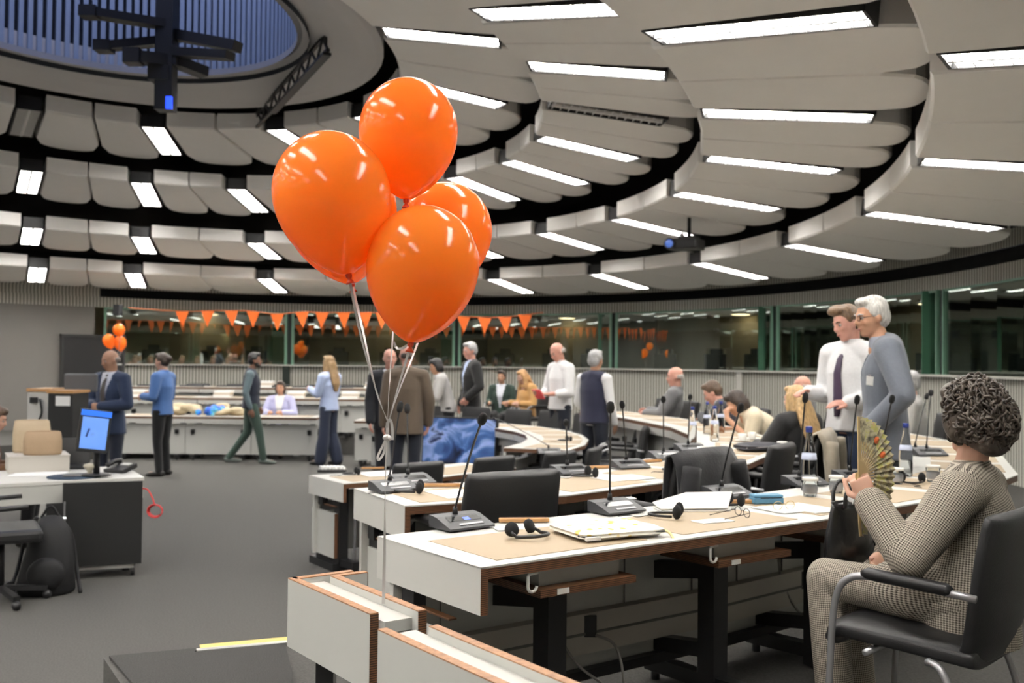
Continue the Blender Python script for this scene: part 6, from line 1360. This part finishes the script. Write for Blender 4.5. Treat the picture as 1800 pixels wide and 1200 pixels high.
for q in range(3): mb.tube([k0 + V(0.058 * math.cos(t) * (1 - 0.05 * q), 0.012 * q, 0.05 * math.sin(t) * (1 - 0.06 * q)) for t in np.linspace(0, 2 * PI, 17)], 0.006, n=6)
mb.build('coil', mat('red plastic', (0.5, 0.03, 0.03)), rc)
# dark office chair and backpack at the left edge
oc = thing('office_chair', 'dark swivel chair at the lower left edge', 'chair', (at(0, 980, 6.9).x, 6.9, 0), math.radians(-60))
mb = MB(); mb.box((0, 0, 0.48), (0.5, 0.5, 0.09), bev=0.03); mb.build('seat', M_LEATHER, oc); mb = MB(); mb.box((0, -0.27, 0.8), (0.46, 0.08, 0.5), Rx(0.1), bev=0.03); mb.build('backrest', M_LEATHER, oc)
mb = MB(); mb.cyl((0, 0, 0.1), (0, 0, 0.45), 0.03, n=10); mb.build('gas_lift', M_STEELB, oc)
for k in range(5):
    a = k * 2 * PI / 5 + 0.3; mb = MB(); mb.beam((0, 0, 0.11), (0.3 * math.cos(a), 0.3 * math.sin(a), 0.075), 0.045, 0.035); mb.ell((0.3 * math.cos(a), 0.3 * math.sin(a), 0.032), (0.03, 0.03, 0.032)); mb.build('base_arm', M_SILVER if k in (3, 4) else M_BLKPL, oc)
for s in (-1, 1): mb = MB(); mb.tube([(s * 0.26, -0.15, 0.5), (s * 0.3, -0.1, 0.68), (s * 0.3, 0.15, 0.69)], 0.018, n=8); mb.build('armrest', M_BLKPL, oc)
bp_ = thing('backpack', 'black backpack slumped beside the rolling cabinet', 'backpack', (at(80, 1040, 7.2).x, 7.2, 0), 0.3)
M_NYL = mat('black nylon', (0.008, 0.008, 0.009), rough=0.7, bump=0.4, bscale=12)
mb = MB(); mb.loft([(0, 0, 0.0), (0, 0, 0.04), (0.02, 0, 0.25), (0.03, 0.02, 0.45), (0.03, 0.03, 0.55)], [0.18, 0.2, 0.17, 0.13, 0.06], [0.13, 0.15, 0.12, 0.09, 0.04], xd=V(1, 0, 0), n=18); mb.build('sack', M_NYL, bp_)
mb = MB(); mb.ell((0.02, -0.13, 0.16), (0.13, 0.06, 0.12)); mb.build('front_pocket', M_NYL, bp_)
for s in (-1, 1): mb = MB(); mb.tube(bez([(s * 0.07, 0.05, 0.54), (s * 0.15, 0.1, 0.4), (s * 0.2, 0.06, 0.15), (s * 0.24, -0.08, 0.01)], 6), 0.014, n=6); mb.build('strap', M_NYL, bp_)
mb = MB(); mb.tube(bez([(-0.04, 0.03, 0.54), (0.02, 0.03, 0.62), (0.08, 0.03, 0.54)], 5), 0.01, n=6); mb.build('grab_handle', M_NYL, bp_)
cx_ = thing('carton', 'flat pale carton under the two paper bags', 'carton', V(at(66, 780, 8.45).x, 8.45, tz + 0.001), math.radians(30))
mb = MB(); mb.box((0, 0, 0.065), (0.46, 0.42, 0.13), bev=0.004); mb.build('tray', mat('white carton', (0.5, 0.47, 0.42), rough=0.8), cx_)
mb = MB(); mb.box((0, 0, 0.134), (0.47, 0.43, 0.01)); mb.build('lid', mat('white carton', (0.5, 0.47, 0.42)), cx_)
chair(V(at(-30, 800, 8.9).x, 8.9, 0), V(0, 8.3, 0), 'chair of the person at the left edge')
# lectern-like white cabinet and black rack behind the desk
lc = thing('equipment_cabinet', 'white equipment cabinet with orange wooden top behind the left desk', 'cabinet', (at(83, 740, 10.8).x, 10.8, 0), 0)
mb = MB(); mb.box((0, 0, 0.66), (0.24, 0.4, 1.32)); mb.build('body', M_WHITE, lc); mb = MB(); mb.box((0, 0, 1.345), (0.26, 0.42, 0.035)); mb.build('wooden_top', M_OAK, lc)
mb = MB(); mb.tube(bez([(0.02, -0.22, 1.25), (0.05, -0.24, 1.1), (-0.01, -0.23, 0.95), (0.05, -0.24, 0.8)], 6), 0.012, n=6); mb.box((-0.05, -0.21, 1.24), (0.08, 0.02, 0.06)); mb.build('hanging_cables', M_BLKPL, lc)
rk = thing('equipment_rack', 'black equipment rack with a white notice taped on', 'rack', (at(120, 740, 10.6).x, 10.6, 0), 0)
mb = MB(); mb.box((0, 0, 0.66), (0.26, 0.4, 1.32), bev=0.01); mb.build('body', M_DKCAB, rk); mb = MB(); mb.box((0.03, -0.205, 1.24), (0.15, 0.004, 0.1)); mb.build('notice', M_PAPER, rk); mb = MB(); mb.box((0.0, 0, 1.335), (0.28, 0.42, 0.03)); mb.build('wooden_top', M_OAK, rk)
mb = MB(); mb.box((0.0, 0.3, 1.42), (0.36, 0.06, 0.2), bev=0.02); mb.build('grey_backrest', mat('grey plastic', (0.1, 0.1, 0.105), rough=0.6), rk)
# blue carrier bag and papers on the long far desk
bb_ = thing('carrier_bag', 'crumpled bright blue carrier bag on the long far desk', 'bag', V(at(370, 720, 16.85).x, 16.85, 0.735), 0.4)
mb = MB()
for i in range(16): mb.ell((random.uniform(-0.22, 0.22), random.uniform(-0.06, 0.06), random.uniform(0.04, 0.15)), (random.uniform(0.05, 0.1), 0.06, random.uniform(0.04, 0.08)), nu=7, nv=5, smooth=False)
fuse('crumpled_film', mb, 0.02, 1, ramp_mat('blue printed film', 'noise', [(0.35, (0.01, 0.06, 0.5)), (0.5, (0.02, 0.2, 0.7)), (0.6, (0.1, 0.5, 0.6)), (0.7, (0.5, 0.06, 0.15))], nscale=9, rough=0.3), bb_)
for i, (px, lb) in enumerate([(322, 'cream coat spread over the long far desk'), (415, 'cream cloth on a chair at the long far desk')]):
    cc = thing('folded_coat', lb, 'coat', V(at(px, 715, 17.0).x, 17.0, 0.735), 0.2 * i)
    mb = MB()
    for k in range(12): mb.ell((random.uniform(-0.3, 0.3), random.uniform(-0.08, 0.08), random.uniform(0.03, 0.16)), (0.14, 0.08, 0.05), nu=9, nv=6)
    fuse('folds', mb, 0.02, 3, cloth('creamcoat', (0.5, 0.42, 0.28)), cc)
for i, (px, dd, z) in enumerate([(392, 18.05, 1.0), (240, 18.05, 1.0), (520, 18.05, 1.0), (465, 19.05, 1.16), (615, 18.05, 1.0), (655, 19.05, 1.16)]):
    pb = thing('file_stack', '%s stack of cream files from the left on the back desks' % ORD[[1, 0, 3, 2, 4, 5][i]], 'files', V(at(px, 700, dd).x, dd, z), 0.0)
    for k in range(3): mb = MB(); mb.box((0.01 * k, 0, 0.02 + 0.04 * k), (0.3, 0.22, 0.036)); mb.build('file', mat('cream file', (0.6, 0.52, 0.42), rough=0.8) if k % 2 else M_PAPER, pb)
# screen lying in the well of the inner ring
sc = thing('display_screen', 'large display with blue picture inside the inner ring', 'screen', (at(808, 770, 12.75).x, 12.75, 0), math.radians(-24))
mb = MB(); mb.box((0, 0, 0.68), (1.06, 0.06, 0.6), Rx(-0.1), bev=0.008); mb.build('housing', M_BLKPL, sc)
M_PIC = ramp_mat('blue moving picture', 'noise', [(0.3, (0.004, 0.007, 0.025)), (0.42, (0.02, 0.05, 0.16)), (0.5, (0.06, 0.14, 0.36)), (0.57, (0.3, 0.4, 0.7)), (0.64, (0.01, 0.02, 0.08))], nscale=2.6, detail=3, dist=1.0, emis=0.35, rough=0.3)
mb = MB(); mb.box((0, -0.033, 0.68), (1.02, 0.004, 0.56), Rx(-0.1)); mb.build('picture', M_PIC, sc)
for s in (-1, 1): mb = MB(); mb.box((s * 0.36, 0.02, 0.21), (0.06, 0.05, 0.42)); mb.box((s * 0.36, 0, 0.015), (0.08, 0.36, 0.03)); mb.build('stand_leg', M_STEELB, sc)
# ceiling projector
pj = thing('ceiling_projector', 'black ceiling projector with bluish lens between the outer panel rings', 'projector', at(1205, 430, 13.2), math.radians(-30))
mb = MB(); mb.box((0, 0, 0), (0.42, 0.36, 0.14), bev=0.02); mb.build('housing', M_BLKPL, pj)
mb = MB(); mb.cyl((-0.14, -0.17, 0), (-0.14, -0.24, 0), 0.075, n=18); mb.build('lens_barrel', M_BLKPL, pj); mb = MB(); mb.ell((-0.14, -0.235, 0), (0.06, 0.02, 0.06)); mb.build('lens', mat('blue lens', (0.05, 0.1, 0.3), rough=0.03, emis=(0.08, 0.22, 0.9), estr=0.35, coat=1.0), pj)
mb = MB(); mb.cyl((0.05, 0, 0.07), (0.05, 0, 0.75), 0.025, n=10); mb.box((0.05, 0, 0.09), (0.24, 0.2, 0.03)); mb.build('hanger', M_BLKPL, pj); mb = MB(); mb.ell((0.02, -0.19, 0.11), 0.03); mb.build('sensor', M_SILVER, pj)
# bunting in front of the glass
pn = [(320, 547), (365, 546), (407, 546), (445, 547), (487, 552), (531, 548), (566, 549), (604, 549), (642, 549), (672, 550), (777, 554), (815, 556), (852, 558), (888, 557), (923, 553)]
gl = thing('bunting', 'orange pennant bunting strung along the booth glass', 'bunting', at(320, 547, 18.4))
g0 = V(gl.location); dpt = lambda x: 18.35 - 0.0003 * abs(x - 600) - 0.0008 * max(0, x - 700)
mb = MB(); mb.tube([p - g0 for p in bez([at(x, y, dpt(x)) for x, y in [(225, 541)] + pn + [(955, 549)]], 3)], 0.008, n=5); mb.build('string', mat('orange cord', (0.5, 0.12, 0.03), rough=0.7), gl)
for i, (x, y) in enumerate(pn):
    p = at(x, y, dpt(x)) - g0; w, h, a = 0.125, 0.3, 0.06 * math.sin(i * 2.3); M = Ry(a) @ Rx(0.06 * math.cos(i * 1.7))
    vs = [V(-w, -0.002, 0), V(w, -0.002, 0), V(0.01, -0.002, -h), V(-w, 0.002, 0), V(w, 0.002, 0), V(0.01, 0.002, -h)]
    mb = MB(); mb.add([M @ q + p for q in vs], [(0, 2, 1), (3, 4, 5), (0, 1, 4, 3), (1, 2, 5, 4), (2, 0, 3, 5)]); mb.build('pennant', mat('orange pennant', (0.85, 0.17, 0.025), rough=0.6, translucent=0.15), gl)
bpy.data.scenes.remove(TMP)
